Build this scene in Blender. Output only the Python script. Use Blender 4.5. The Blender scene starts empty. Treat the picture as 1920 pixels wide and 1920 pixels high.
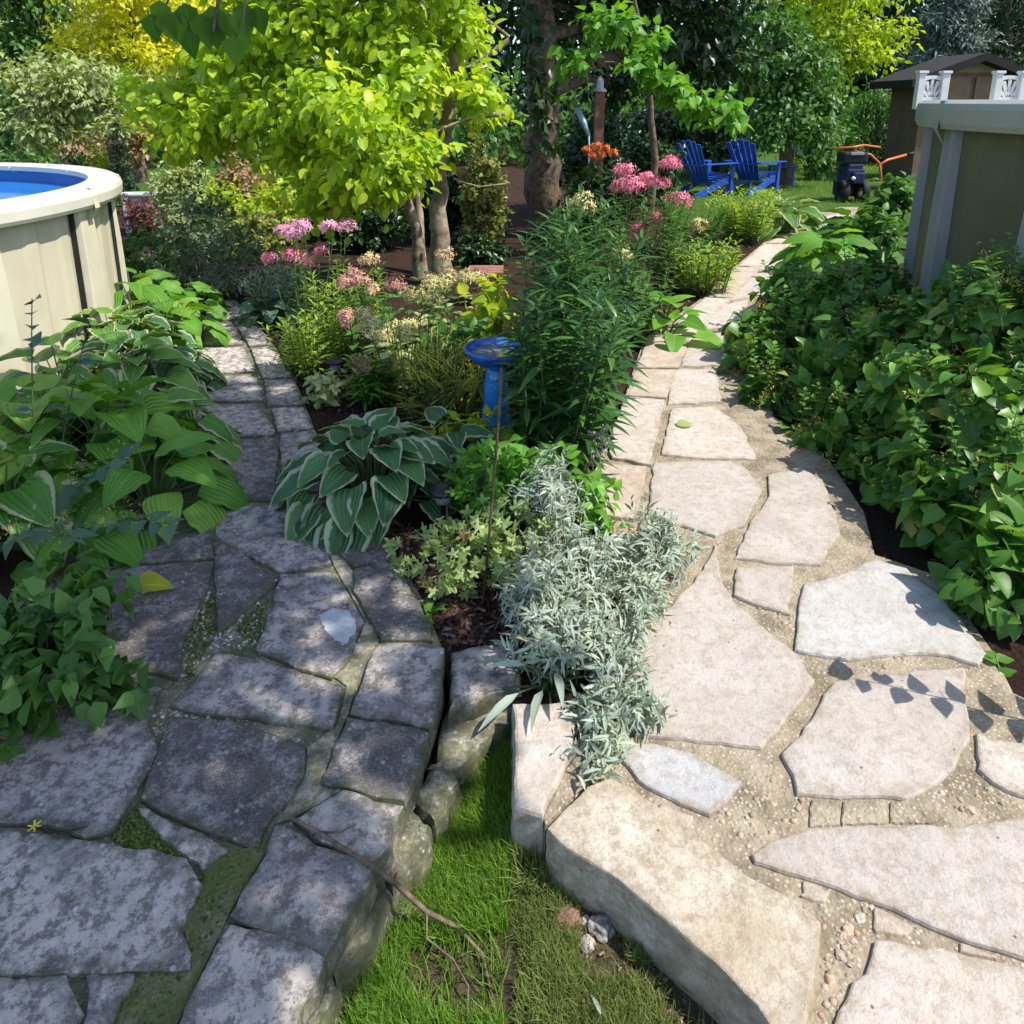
import bpy, bmesh, math, random
import numpy as np
from mathutils import Vector, Matrix, noise as mnoise
from mathutils.geometry import delaunay_2d_cdt

# ------------------------------------------------------------------ camera, world, sun, exposure
scene = bpy.context.scene
C = scene.collection
F = 1400.0            # focal length in pixels of the 1920 px frame
PITCH = math.radians(15)
HORIZ = 190.0
CAMH = 1.65
PPY = HORIZ + F * math.tan(PITCH)

cam_d = bpy.data.cameras.new('camera')
cam = bpy.data.objects.new('camera', cam_d)
C.objects.link(cam)
cam.location = (0, 0, CAMH)
cam.rotation_euler = (math.radians(90) - PITCH, 0, 0)
cam_d.sensor_width = 36
cam_d.lens = 36 * F / 1920
cam_d.shift_y = -(960 - PPY) / 1920
cam_d.clip_start = 0.05
cam_d.clip_end = 500
scene.camera = cam

SUN_EL = math.radians(56)
SUN_DIR = Vector((0.93, -0.30, 0)).normalized() * math.cos(SUN_EL) + Vector((0, 0, math.sin(SUN_EL)))
world = bpy.data.worlds.new('World')
scene.world = world
world.use_nodes = True
wn = world.node_tree.nodes
wl = world.node_tree.links
bg = wn['Background']
sky = wn.new('ShaderNodeTexSky')
sky.sky_type = 'NISHITA'
sky.sun_disc = False
sky.sun_elevation = SUN_EL
sky.sun_rotation = math.atan2(SUN_DIR.x, SUN_DIR.y)
wl.new(sky.outputs[0], bg.inputs[0])
bg.inputs[1].default_value = 0.15
sun_d = bpy.data.lights.new('sun', 'SUN')
sun_d.energy = 3.7
sun_d.angle = math.radians(0.5)
sun_d.color = (1.0, 0.95, 0.86)
sun = bpy.data.objects.new('sun', sun_d)
C.objects.link(sun)
sun.rotation_euler = SUN_DIR.to_track_quat('Z', 'Y').to_euler()
sun.location = (8, 4, 12)
scene.view_settings.view_transform = 'Standard'
scene.view_settings.look = 'None'
scene.view_settings.exposure = 0.80
scene.view_settings.gamma = 1
scene.render.engine = 'CYCLES'
scene.cycles.max_bounces = 6
scene.cycles.transparent_max_bounces = 4

R = random.Random(7)
RN = np.random.RandomState(7)

# ------------------------------------------------------------------ geometry helpers
cosP, sinP = math.cos(PITCH), math.sin(PITCH)


def ray(px, py):
    dx = (px - 960) / F
    dy = -(py - PPY) / F
    return Vector((dx, cosP + dy * sinP, -sinP + dy * cosP))


def G(px, py, z=0.0):
    """point of the plane of height z seen at a pixel of the photograph"""
    r = ray(px, py)
    t = (z - CAMH) / r.z
    return Vector((r.x * t, r.y * t, z))


def P(px, py, depth):
    r = ray(px, py)
    t = depth / r.y
    return Vector((r.x * t, depth, CAMH + r.z * t))


def mperpx(pt):
    """metres per photograph pixel at a point"""
    ax = pt.y * cosP + (CAMH - pt.z) * sinP
    return ax / F


def link(o, parent=None):
    C.objects.link(o)
    if parent is not None:
        o.parent = parent
        o.matrix_parent_inverse = Matrix.Translation(-parent.location)
    return o


def tag(o, label=None, cat=None, group=None, kind=None):
    if label:
        o['label'] = label
    if cat:
        o['category'] = cat
    if group:
        o['group'] = group
    if kind:
        o['kind'] = kind
    return o


def thing(name, loc, label, cat, group=None):
    o = bpy.data.objects.new(name, None)
    o.empty_display_size = 0.1
    C.objects.link(o)
    o.location = loc
    return tag(o, label, cat, group)


class MB:
    """collects polygons in world space and links them as one mesh"""
    def __init__(self):
        self.v = []
        self.f = []
        self.s = []

    def add(self, verts, faces, smooth=False):
        b = len(self.v)
        self.v += [tuple(x) for x in verts]
        self.f += [tuple(i + b for i in f) for f in faces]
        self.s += [smooth] * len(faces)

    def box(self, c, s, rz=0, m=None):
        hx, hy, hz = s[0] / 2, s[1] / 2, s[2] / 2
        vs = [Vector((x, y, z)) for z in (-hz, hz) for y in (-hy, hy) for x in (-hx, hx)]
        M = Matrix.Rotation(rz, 3, 'Z') if m is None else m
        vs = [M @ v + Vector(c) for v in vs]
        self.add(vs, [(0, 2, 3, 1), (4, 5, 7, 6), (0, 1, 5, 4), (2, 6, 7, 3), (0, 4, 6, 2), (1, 3, 7, 5)])

    def bar(self, a, b, w, t, up=(0, 0, 1)):
        a, b = Vector(a), Vector(b)
        d = (b - a)
        L = d.length
        d.normalize()
        u = Vector(up)
        s = d.cross(u)
        if s.length < 1e-4:
            s = d.cross(Vector((1, 0, 0)))
        s.normalize()
        n = s.cross(d)
        m = Matrix((s, d, n)).transposed()
        self.box((a + b) / 2, (w, L, t), m=m)

    def tube(self, pts, rad, seg=8, cap=True):
        pts = [Vector(p) for p in pts]
        n = len(pts)
        if not hasattr(rad, '__len__'):
            rad = [rad] * n
        vs, fs = [], []
        ref = None
        for i, p in enumerate(pts):
            d = (pts[min(i + 1, n - 1)] - pts[max(i - 1, 0)])
            if d.length < 1e-7:
                d = Vector((0, 0, 1))
            d.normalize()
            if ref is None:
                ref = d.orthogonal().normalized()
            ref = (ref - d * ref.dot(d))
            if ref.length < 1e-5:
                ref = d.orthogonal()
            ref.normalize()
            b = d.cross(ref)
            for k in range(seg):
                a = 2 * math.pi * k / seg
                vs.append(p + (ref * math.cos(a) + b * math.sin(a)) * rad[i])
        for i in range(n - 1):
            for k in range(seg):
                k2 = (k + 1) % seg
                fs.append((i * seg + k, i * seg + k2, (i + 1) * seg + k2, (i + 1) * seg + k))
        if cap:
            fs.append(tuple(range(seg - 1, -1, -1)))
            fs.append(tuple((n - 1) * seg + k for k in range(seg)))
        self.add(vs, fs, True)

    def lathe(self, c, prof, seg=32):
        vs, fs = [], []
        for (r, z) in prof:
            for k in range(seg):
                a = 2 * math.pi * k / seg
                vs.append((c[0] + r * math.cos(a), c[1] + r * math.sin(a), c[2] + z))
        for i in range(len(prof) - 1):
            for k in range(seg):
                k2 = (k + 1) % seg
                fs.append((i * seg + k, i * seg + k2, (i + 1) * seg + k2, (i + 1) * seg + k))
        self.add(vs, fs, True)

    def build(self, name, mat, parent=None, bevel=0):
        me = bpy.data.meshes.new(name)
        me.from_pydata(self.v, [], self.f)
        me.polygons.foreach_set('use_smooth', self.s)
        me.materials.append(mat)
        me.update()
        o = bpy.data.objects.new(name, me)
        link(o, parent)
        if bevel:
            b = o.modifiers.new('bevel', 'BEVEL')
            b.width = bevel
            b.segments = 2
            b.limit_method = 'ANGLE'
        return o


# ------------------------------------------------------------------ leaf engine
def tmpl(wf, nt=4, half=1, fold=0.15, droop=0.15, cup=0.0, wave=0.0):
    """leaf of unit length along +Y; wf(t) = half width; UV x = 0 midrib .. 1 edge, y = t"""
    V, U, Fc = [], [], []
    cols = 2 * half + 1
    for i in range(nt + 1):
        t = i / nt
        w = max(wf(t), 0.004)
        for j in range(cols):
            s = (j - half) / half
            x = s * w
            z = fold * abs(x) - droop * t * t + cup * (s * s) * w + (wave * math.sin(i * 2.6) * abs(s) * w)
            V.append((x, t, z))
            U.append((abs(s), t))
    for i in range(nt):
        for j in range(cols - 1):
            a = i * cols + j
            Fc.append((a, a + 1, a + cols + 1, a + cols))
    return np.array(V), np.array(Fc), np.array(U)


def w_ovate(t):
    return 0.62 * (math.sin(math.pi * min(1, t ** 0.62)) ** 0.9) * (1 - 0.35 * t) * 0.62


def w_heart(t):
    return 0.45 * (math.sin(math.pi * min(1, (0.12 + 0.88 * t) ** 0.62)) ** 0.75) if t < 1 else 0.0


def w_lance(t):
    return 0.10 * math.sin(math.pi * min(1, t ** 0.75)) ** 0.9


def w_blade(t):
    return 0.035 * (1 - t) ** 0.7


def w_round(t):
    return 0.42 * math.sqrt(max(0, math.sin(math.pi * (0.02 + 0.98 * t) ** 0.85)))


T_HOSTA = tmpl(w_heart, 7, 2, 0.25, 0.38, 0.10, 0.06)
T_HOSTA2 = tmpl(lambda t: w_heart(t) * 0.86, 7, 2, 0.1, 0.6, -0.2, 0.08)
T_OVATE = tmpl(w_ovate, 5, 1, 0.30, 0.22)
T_OVATE_LO = tmpl(w_ovate, 2, 1, 0.35, 0.15)
T_HEART = tmpl(lambda t: w_heart(t) * 0.85, 5, 1, 0.3, 0.25)
T_LANCE = tmpl(w_lance, 4, 1, 0.4, 0.35)
T_LANCE_LO = tmpl(lambda t: 0.13 * math.sin(math.pi * min(1, (t + 0.001) ** 0.75)), 2, 1, 0.3, 0.15)
T_ROUND = tmpl(w_round, 4, 1, 0.25, 0.12)
T_TREE = tmpl(lambda t: 0.34 * math.sqrt(max(0, math.sin(math.pi * (0.03 + 0.97 * t) ** 0.8))), 4, 1, 0.3, 0.18)
T_BLADE = tmpl(w_blade, 3, 1, 0.3, 0.45)
T_NEEDLE = tmpl(lambda t: 0.06 * (1 - 0.7 * t), 1, 1, 0.2, 0.0)


def palmate():
    """five lobed leaf"""
    V, U, Fc = [(0, 0, 0)], [(0, 0)], []
    n = 21
    for i in range(n):
        a = -2.5 + 5.0 * i / (n - 1)
        r = 0.40 + 0.16 * math.cos(a * 5.02) - 0.03 * abs(a)
        V.append((math.sin(a) * r, 0.3 + math.cos(a) * r, 0.05 * math.cos(a * 5) - 0.12 * r * r))
        U.append((1.0, 0.5))
    V[0] = (0, 0.22, 0.02)
    for i in range(n - 1):
        Fc.append((0, i + 1, i + 2, i + 2))
    return np.array(V), np.array(Fc), np.array(U)


T_PALM = palmate()


def nrmz(a):
    return a / np.maximum(np.linalg.norm(a, axis=1, keepdims=True), 1e-9)


class Leaves:
    def __init__(self):
        self.V, self.F, self.U, self.A = [], [], [], []
        self.n = 0

    def add(self, T, pos, d, nr, size, rnd=None):
        pos = np.asarray(pos, float).reshape(-1, 3)
        N = len(pos)
        if N == 0:
            return
        d = nrmz(np.asarray(d, float).reshape(-1, 3) + 1e-6)
        nr = np.asarray(nr, float).reshape(-1, 3)
        nr = nrmz(nr - d * (nr * d).sum(1, keepdims=True) + 1e-6)
        s = np.cross(d, nr)
        size = np.broadcast_to(np.asarray(size, float), (N,))
        if rnd is None:
            rnd = RN.rand(N)
        tv, tf, tu = T
        m = len(tv)
        X = (tv[None, :, 0:1] * s[:, None, :] + tv[None, :, 1:2] * d[:, None, :] + tv[None, :, 2:3] * nr[:, None, :])
        X = pos[:, None, :] + X * size[:, None, None]
        self.V.append(X.reshape(-1, 3))
        off = (np.arange(N) * m + self.n)[:, None, None]
        self.F.append((tf[None] + off).reshape(-1, 4))
        self.U.append(np.tile(tu, (N, 1)))
        self.A.append(np.repeat(rnd, m))
        self.n += N * m

    def build(self, name, mat, parent=None):
        V = np.concatenate(self.V)
        Fq = np.concatenate(self.F)
        U = np.concatenate(self.U)
        A = np.concatenate(self.A)
        if parent is not None:
            V = V - np.array(parent.location)[None]
        me = bpy.data.meshes.new(name)
        tri = Fq[:, 2] == Fq[:, 3]
        q = Fq[~tri]
        t3 = Fq[tri][:, :3]
        loops = np.concatenate([q.reshape(-1), t3.reshape(-1)]).astype(np.int32)
        starts = np.concatenate([np.arange(len(q)) * 4, len(q) * 4 + np.arange(len(t3)) * 3]).astype(np.int32)
        me.vertices.add(len(V))
        me.vertices.foreach_set('co', V.astype(np.float32).reshape(-1))
        me.loops.add(len(loops))
        me.loops.foreach_set('vertex_index', loops)
        me.polygons.add(len(starts))
        me.polygons.foreach_set('loop_start', starts)
        me.polygons.foreach_set('use_smooth', np.ones(len(starts), dtype=bool))
        me.update(calc_edges=True)
        uv = me.uv_layers.new(name='UVMap')
        uv.data.foreach_set('uv', U[loops].astype(np.float32).reshape(-1))
        at = me.attributes.new('rnd', 'FLOAT', 'POINT')
        at.data.foreach_set('value', A.astype(np.float32))
        me.materials.append(mat)
        me.validate()
        o = bpy.data.objects.new(name, me)
        C.objects.link(o)
        if parent is not None:
            o.parent = parent
        return o


def rdir(n):
    return nrmz(RN.normal(size=(n, 3)))


# ------------------------------------------------------------------ materials
MATS = {}


def new_mat(name):
    m = bpy.data.materials.new(name)
    m.use_nodes = True
    nt = m.node_tree
    for n in list(nt.nodes):
        nt.nodes.remove(n)
    out = nt.nodes.new('ShaderNodeOutputMaterial')
    return m, nt, out


class NT:
    def __init__(self, nt):
        self.nt = nt

    def n(self, typ, **kw):
        nd = self.nt.nodes.new(typ)
        for k, v in kw.items():
            if k.startswith('i_'):
                nd.inputs[k[2:]].default_value = v
            else:
                setattr(nd, k, v)
        return nd

    def l(self, a, b):
        self.nt.links.new(a, b)

    def noise(self, vec, scale, detail=4, rough=0.6):
        nd = self.n('ShaderNodeTexNoise')
        nd.inputs['Scale'].default_value = scale
        nd.inputs['Detail'].default_value = detail
        nd.inputs['Roughness'].default_value = rough
        self.l(vec, nd.inputs['Vector'])
        return nd.outputs['Fac']

    def voro(self, vec, scale, feature='F1', out='Distance', rnd=1.0):
        nd = self.n('ShaderNodeTexVoronoi', feature=feature)
        nd.inputs['Scale'].default_value = scale
        nd.inputs['Randomness'].default_value = rnd
        self.l(vec, nd.inputs['Vector'])
        return nd.outputs[out]

    def ramp(self, fac, stops, interp='LINEAR'):
        nd = self.n('ShaderNodeValToRGB')
        cr = nd.color_ramp
        cr.interpolation = interp
        while len(cr.elements) < len(stops):
            cr.elements.new(0.5)
        for e, (p, c) in zip(cr.elements, stops):
            e.position = p
            e.color = (c, c, c, 1) if not hasattr(c, '__len__') else (c[0], c[1], c[2], 1)
        self.l(fac, nd.inputs[0])
        return nd.outputs[0]

    def mix(self, fac, a, b, mode='MIX'):
        nd = self.n('ShaderNodeMix', data_type='RGBA', blend_type=mode)
        for sock, v in ((0, fac), (6, a), (7, b)):
            if hasattr(v, 'links') or isinstance(v, bpy.types.NodeSocket):
                self.l(v, nd.inputs[sock])
            elif sock == 0:
                nd.inputs[0].default_value = v
            else:
                nd.inputs[sock].default_value = (v[0], v[1], v[2], 1)
        return nd.outputs[2]

    def math(self, op, a, b=0.0):
        nd = self.n('ShaderNodeMath', operation=op)
        for i, v in enumerate((a, b)):
            if isinstance(v, bpy.types.NodeSocket):
                self.l(v, nd.inputs[i])
            else:
                nd.inputs[i].default_value = v
        return nd.outputs[0]

    def bump(self, h, strength=0.4, dist=0.01, prev=None):
        nd = self.n('ShaderNodeBump')
        nd.inputs['Strength'].default_value = strength
        nd.inputs['Distance'].default_value = dist
        self.l(h, nd.inputs['Height'])
        if prev:
            self.l(prev, nd.inputs['Normal'])
        return nd.outputs[0]


def leafmat(name, c1, c2, c3=None, margin=None, trans=0.35, veins=0.0, rough=0.45, dead=None, tcol=1.25):
    """c1..c2..c3 run over the per leaf random number; margin = colour of a variegated edge"""
    m, nt, out = new_mat(name)
    g = NT(nt)
    at = g.n('ShaderNodeAttribute', attribute_name='rnd')
    stops = [(0.0, c1), (0.6, c2), (1.0, c3 or c2)]
    if dead:
        stops = [(0.0, c1), (0.6, c2), (0.955, c3 or c2), (0.97, dead)]
    col = g.ramp(at.outputs['Fac'], stops)
    geo = g.n('ShaderNodeNewGeometry')
    nz = g.noise(geo.outputs['Position'], 9, 3)
    col = g.mix(0.28, col, g.ramp(nz, [(0.3, 0.25), (0.7, 0.8)]), 'OVERLAY')
    uvn = g.n('ShaderNodeUVMap', uv_map='UVMap')
    sep = g.n('ShaderNodeSeparateXYZ')
    g.l(uvn.outputs[0], sep.inputs[0])
    u, v = sep.outputs[0], sep.outputs[1]
    rib = g.ramp(u, [(0.0, 1.0), (0.10, 0.0)])
    col = g.mix(g.math('MULTIPLY', rib, 0.35), col, (min(1, c2[0] * 2.2 + .03), min(1, c2[1] * 1.8 + .03), c2[2] * 1.6 + .01))
    nrm = None
    if veins:
        # ribs that run along the blade and meet at the tip
        w = g.n('ShaderNodeMath', operation='SINE')
        g.l(g.math('MULTIPLY', u, 26.0), w.inputs[0])
        nrm = g.bump(w.outputs[0], 0.55, 0.004 * veins)
        pk = g.bump(g.noise(geo.outputs['Position'], 45, 4, 0.7), 0.5, 0.006, nrm)
        nrm = pk
        age = g.math('MULTIPLY', g.ramp(g.noise(geo.outputs['Position'], 17, 6, 0.8), [(0.60, 0.0), (0.66, 0.85)]), g.ramp(g.math('MAXIMUM', u, v), [(0.55, 0.15), (0.95, 1.0)]))
        col = g.mix(age, col, (0.26, 0.19, 0.07))
    if margin:
        edge = g.math('ADD', u, g.math('MULTIPLY', g.math('SUBTRACT', g.noise(geo.outputs['Position'], 30, 2), 0.5), 0.35))
        tip = g.ramp(v, [(0.90, 0.0), (0.95, 1.0)])
        mk = g.math('MAXIMUM', g.ramp(edge, [(0.74, 0.0), (0.82, 1.0)]), tip)
        col = g.mix(mk, col, margin)
    b = g.n('ShaderNodeBsdfPrincipled')
    g.l(col, b.inputs['Base Color'])
    b.inputs['Roughness'].default_value = rough
    b.inputs['Specular IOR Level'].default_value = 0.4
    t = g.n('ShaderNodeBsdfTranslucent')
    tc = g.mix(1.0, col, (tcol * 1.15, tcol * 1.1, 0.45), 'MULTIPLY')
    g.l(tc, t.inputs[0])
    if nrm:
        g.l(nrm, b.inputs['Normal'])
    mx = g.n('ShaderNodeMixShader')
    mx.inputs[0].default_value = trans
    g.l(b.outputs[0], mx.inputs[1])
    g.l(t.outputs[0], mx.inputs[2])
    g.l(mx.outputs[0], out.inputs[0])
    return m


def plain(name, col, rough=0.6, var=0.15, scale=8, metal=0.0, bump=0.0, bscale=40, spec=0.4, col2=None):
    m, nt, out = new_mat(name)
    g = NT(nt)
    geo = g.n('ShaderNodeNewGeometry')
    nz = g.noise(geo.outputs['Position'], scale, 5)
    c2 = col2 or tuple(max(0, x * (1 - var * 2)) for x in col)
    c = g.ramp(nz, [(0.35, c2), (0.62, col)])
    b = g.n('ShaderNodeBsdfPrincipled')
    g.l(c, b.inputs['Base Color'])
    b.inputs['Roughness'].default_value = rough
    b.inputs['Metallic'].default_value = metal
    b.inputs['Specular IOR Level'].default_value = spec
    if bump:
        g.l(g.bump(g.noise(geo.outputs['Position'], bscale, 5), bump, 0.01), b.inputs['Normal'])
    g.l(b.outputs[0], out.inputs[0])
    return m


def stone_old(name, light, dark, stain, lichen=1.0, seed=0.0, dk=0.5, gain=1.75):
    """weathered limestone with dark stains, lichen specks and moss low on the sides"""
    light, dark, stain = [tuple(x * gain * m_ for x, m_ in zip(q, (1.12, 1.0, .86))) for q in (light, dark, stain)]
    m, nt, out = new_mat(name)
    g = NT(nt)
    geo = g.n('ShaderNodeNewGeometry')
    mp = g.n('ShaderNodeMapping')
    mp.inputs['Location'].default_value = (seed, seed * 1.7, 0)
    g.l(geo.outputs['Position'], mp.inputs[0])
    p = mp.outputs[0]
    big = g.noise(p, 4.2, 8, 0.72)
    mid = g.noise(p, 24, 8, 0.78)
    fine = g.noise(p, 190, 4, 0.75)
    eda = g.n('ShaderNodeAttribute', attribute_name='edge').outputs['Fac']
    c = g.ramp(big, [(dk - 0.05, dark), (dk + 0.03, light)])
    c = g.mix(g.ramp(mid, [(0.45, 0.95), (0.53, 0.0)]), c, tuple(x * .7 for x in stain))
    blk = g.math('MULTIPLY', g.ramp(g.noise(p, 7.5, 8, 0.75), [(0.50, 0.0), (0.60, 0.8)]), g.ramp(g.noise(p, 60, 5, 0.8), [(0.44, 1.0), (0.56, 0.3)]))
    c = g.mix(blk, c, (0.038, 0.037, 0.038))
    pal = g.math('MULTIPLY', g.ramp(g.noise(p, 10, 8, 0.8), [(0.49, 0.0), (0.58, 0.6)]), g.ramp(g.noise(p, 85, 5, 0.8), [(0.45, 0.1), (0.55, 1.0)]))
    c = g.mix(pal, c, (0.50, 0.475, 0.44))
    c = g.mix(g.ramp(fine, [(0.48, 0.0), (0.70, 0.45)]), c, (0.40, 0.395, 0.39))
    em = g.math('MULTIPLY', eda, g.ramp(g.noise(p, 22, 5, 0.7), [(0.38, 0.0), (0.56, 0.8)]))
    c = g.mix(em, c, (0.075, 0.08, 0.045))
    sp = g.voro(p, 38)
    thr = g.noise(p, 8, 2)
    spm = g.math('MULTIPLY', g.ramp(sp, [(0.14, 1.0), (0.26, 0.0)]), g.ramp(thr, [(0.50, 0.0), (0.62, 0.65 * lichen)]))
    c = g.mix(spm, c, (0.62, 0.63, 0.62))
    sp2 = g.voro(p, 130)
    c = g.mix(g.math('MULTIPLY', g.ramp(sp2, [(0.10, 1.0), (0.24, 0.0)]), 0.45), c, (0.05, 0.05, 0.052))
    sx = g.n('ShaderNodeSeparateXYZ')
    g.l(geo.outputs['Position'], sx.inputs[0])
    nx = g.n('ShaderNodeSeparateXYZ')
    g.l(geo.outputs['Normal'], nx.inputs[0])
    mossm = g.ramp(nx.outputs[2], [(0.35, 0.75), (0.75, 0.0)])
    mz = g.ramp(g.noise(p, 14, 4), [(0.40, 0.3), (0.6, 1.0)])
    c = g.mix(g.math('MULTIPLY', mossm, mz), c, (0.085, 0.095, 0.04))
    top_moss = g.ramp(g.noise(p, 3.1, 5), [(0.60, 0.0), (0.74, 0.55)])
    c = g.mix(top_moss, c, (0.10, 0.115, 0.055))
    b = g.n('ShaderNodeBsdfPrincipled')
    g.l(c, b.inputs['Base Color'])
    b.inputs['Roughness'].default_value = 0.9
    b.inputs['Specular IOR Level'].default_value = 0.2
    n1 = g.bump(mid, 0.7, 0.010)
    n2 = g.bump(fine, 0.4, 0.002, n1)
    g.l(n2, b.inputs['Normal'])
    g.l(b.outputs[0], out.inputs[0])
    return m


def stone_new(name, a, bcol, fleck, seed=0.0, grain=0.25, pit=1.0, coarse=14):
    a, bcol, fleck = [tuple(x * 0.76 for x in q) for q in (a, bcol, fleck)]
    m, nt, out = new_mat(name)
    g = NT(nt)
    geo = g.n('ShaderNodeNewGeometry')
    mp = g.n('ShaderNodeMapping')
    mp.inputs['Location'].default_value = (seed, seed * 1.3, 0)
    g.l(geo.outputs['Position'], mp.inputs[0])
    p = mp.outputs[0]
    c = g.ramp(g.noise(p, 5, 5, 0.6), [(0.36, a), (0.64, bcol)])
    c = g.mix(g.ramp(g.noise(p, coarse * 3, 6, 0.75), [(0.52, 0.0), (0.72, grain)]), c, fleck)
    c = g.mix(g.ramp(g.noise(p, 150, 4, 0.7), [(0.5, 0.0), (0.75, 0.35)]), c, tuple(x * 0.62 for x in fleck))
    c = g.mix(g.ramp(g.noise(p, 26, 8, 0.78), [(0.49, 0.0), (0.58, 0.5)]), c, tuple(x * y for x, y in zip(fleck, (.84, .74, .64))))
    c = g.mix(g.ramp(g.noise(p, 2.6, 6, 0.7), [(0.48, 0.0), (0.62, 0.35)]), c, tuple(x * y for x, y in zip(a, (.82, .76, .70))))
    eda = g.n('ShaderNodeAttribute', attribute_name='edge').outputs['Fac']
    em = g.math('MULTIPLY', eda, g.ramp(g.noise(p, 20, 6, 0.75), [(0.42, 0.0), (0.60, 0.75)]))
    c = g.mix(em, c, (0.30, 0.235, 0.16))
    v = g.voro(p, 16)
    pm = g.ramp(v, [(0.035, 0.9 * pit), (0.075, 0.0)])
    c = g.mix(pm, c, (0.12, 0.09, 0.06))
    crk = g.n('ShaderNodeTexNoise')
    crk.inputs['Scale'].default_value = 7
    crk.inputs['Detail'].default_value = 6
    g.l(p, crk.inputs['Vector'])
    cm = g.ramp(g.math('ABSOLUTE', g.math('SUBTRACT', crk.outputs['Fac'], 0.5)), [(0.0, 0.35), (0.012, 0.0)])
    gate = g.ramp(g.noise(p, 3.7, 2), [(0.55, 0.0), (0.65, 1.0)])
    c = g.mix(g.math('MULTIPLY', cm, gate), c, (0.25, 0.2, 0.14))
    b = g.n('ShaderNodeBsdfPrincipled')
    g.l(c, b.inputs['Base Color'])
    b.inputs['Roughness'].default_value = 0.85
    b.inputs['Specular IOR Level'].default_value = 0.2
    n1 = g.bump(g.noise(p, 15, 9, 0.72), 0.9, 0.014)
    n2 = g.bump(g.noise(p, 140, 4, 0.7), 0.6, 0.003, n1)
    g.l(n2, b.inputs['Normal'])
    g.l(b.outputs[0], out.inputs[0])
    return m


def mortar_mat(name, sand, dark, peb, mossamt, moss=(0.07, 0.10, 0.03)):
    m, nt, out = new_mat(name)
    g = NT(nt)
    geo = g.n('ShaderNodeNewGeometry')
    p = geo.outputs['Position']
    c = g.ramp(g.noise(p, 9, 5, 0.65), [(0.38, dark), (0.6, sand)])
    vd = g.voro(p, 95)
    nd = g.n('ShaderNodeTexVoronoi')
    nd.inputs['Scale'].default_value = 95
    g.l(p, nd.inputs['Vector'])
    sx = g.n('ShaderNodeSeparateColor')
    g.l(nd.outputs['Color'], sx.inputs[0])
    pm = g.math('MULTIPLY', g.ramp(vd, [(0.28, 1.0), (0.40, 0.0)]), g.ramp(sx.outputs[0], [(0.45, 0.0), (0.5, 0.8)]))
    pc = g.ramp(sx.outputs[1], [(0.0, peb[0]), (0.5, peb[1]), (1.0, peb[2])])
    c = g.mix(pm, c, pc)
    mm = g.ramp(g.noise(p, 6.5, 6, 0.7), [(0.55 - mossamt * 0.3, 0.0), (0.66 - mossamt * 0.25, min(1, mossamt * 1.3))])
    c = g.mix(mm, c, g.ramp(g.noise(p, 120, 3), [(0.35, tuple(x * 0.5 for x in moss)), (0.65, moss)]))
    b = g.n('ShaderNodeBsdfPrincipled')
    g.l(c, b.inputs['Base Color'])
    b.inputs['Roughness'].default_value = 0.95
    b.inputs['Specular IOR Level'].default_value = 0.15
    n1 = g.bump(g.noise(p, 30, 5), 0.7, 0.015)
    inv = g.math('SUBTRACT', 1.0, vd)
    n2 = g.bump(inv, 0.5, 0.006, n1)
    g.l(n2, b.inputs['Normal'])
    g.l(b.outputs[0], out.inputs[0])
    return m


def soil_mat(name, a, b_, c_, scale=60):
    m, nt, out = new_mat(name)
    g = NT(nt)
    geo = g.n('ShaderNodeNewGeometry')
    p = geo.outputs['Position']
    c = g.ramp(g.noise(p, scale, 5, 0.7), [(0.35, a), (0.55, b_), (0.75, c_)])
    c = g.mix(g.ramp(g.noise(p, 3, 3), [(0.4, 0.0), (0.7, 0.5)]), c, a)
    b = g.n('ShaderNodeBsdfPrincipled')
    g.l(c, b.inputs['Base Color'])
    b.inputs['Roughness'].default_value = 0.95
    b.inputs['Specular IOR Level'].default_value = 0.15
    g.l(g.bump(g.noise(p, scale, 6, 0.75), 1.0, 0.03), b.inputs['Normal'])
    g.l(b.outputs[0], out.inputs[0])
    return m


M_old = [stone_old('weathered_stone', (0.235, 0.225, 0.245), (0.12, 0.115, 0.13), (0.10, 0.098, 0.108), 1.0, 0.0, 0.46),
         stone_old('weathered_stone_pale', (0.30, 0.29, 0.30), (0.17, 0.165, 0.175), (0.13, 0.128, 0.135), 1.3, 5.3, 0.44)]
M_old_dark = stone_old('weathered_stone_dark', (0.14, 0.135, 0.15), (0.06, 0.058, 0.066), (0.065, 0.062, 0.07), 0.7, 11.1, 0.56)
M_old_moss = stone_old('mossy_wall_stone', (0.17, 0.17, 0.13), (0.07, 0.075, 0.045), (0.09, 0.10, 0.05), 0.8, 3.9, 0.55)
M_new = [stone_new('pink_limestone', (0.62, 0.555, 0.50), (0.70, 0.645, 0.585), (0.54, 0.46, 0.40), 0.0),
         stone_new('cream_limestone', (0.70, 0.62, 0.54), (0.76, 0.70, 0.63), (0.56, 0.48, 0.40), 4.0)]
M_white = stone_new('white_limestone', (0.66, 0.64, 0.61), (0.72, 0.70, 0.675), (0.56, 0.53, 0.50), 7.0, 0.2, 0.3)
M_blue = stone_new('bluish_limestone', (0.60, 0.595, 0.60), (0.68, 0.665, 0.655), (0.50, 0.47, 0.46), 9.0, 0.3, 0.4)
M_block = stone_new('yellow_limestone', (0.68, 0.58, 0.43), (0.82, 0.77, 0.67), (0.44, 0.34, 0.24), 2.0, 0.95, 1.0, 16)
M_kerbnew = stone_new('sandy_limestone', (0.62, 0.51, 0.42), (0.74, 0.65, 0.54), (0.52, 0.42, 0.33), 13.0, 0.35, 0.4)
PEB = [(0.50, 0.42, 0.33), (0.42, 0.30, 0.22), (0.62, 0.56, 0.47)]
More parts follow.
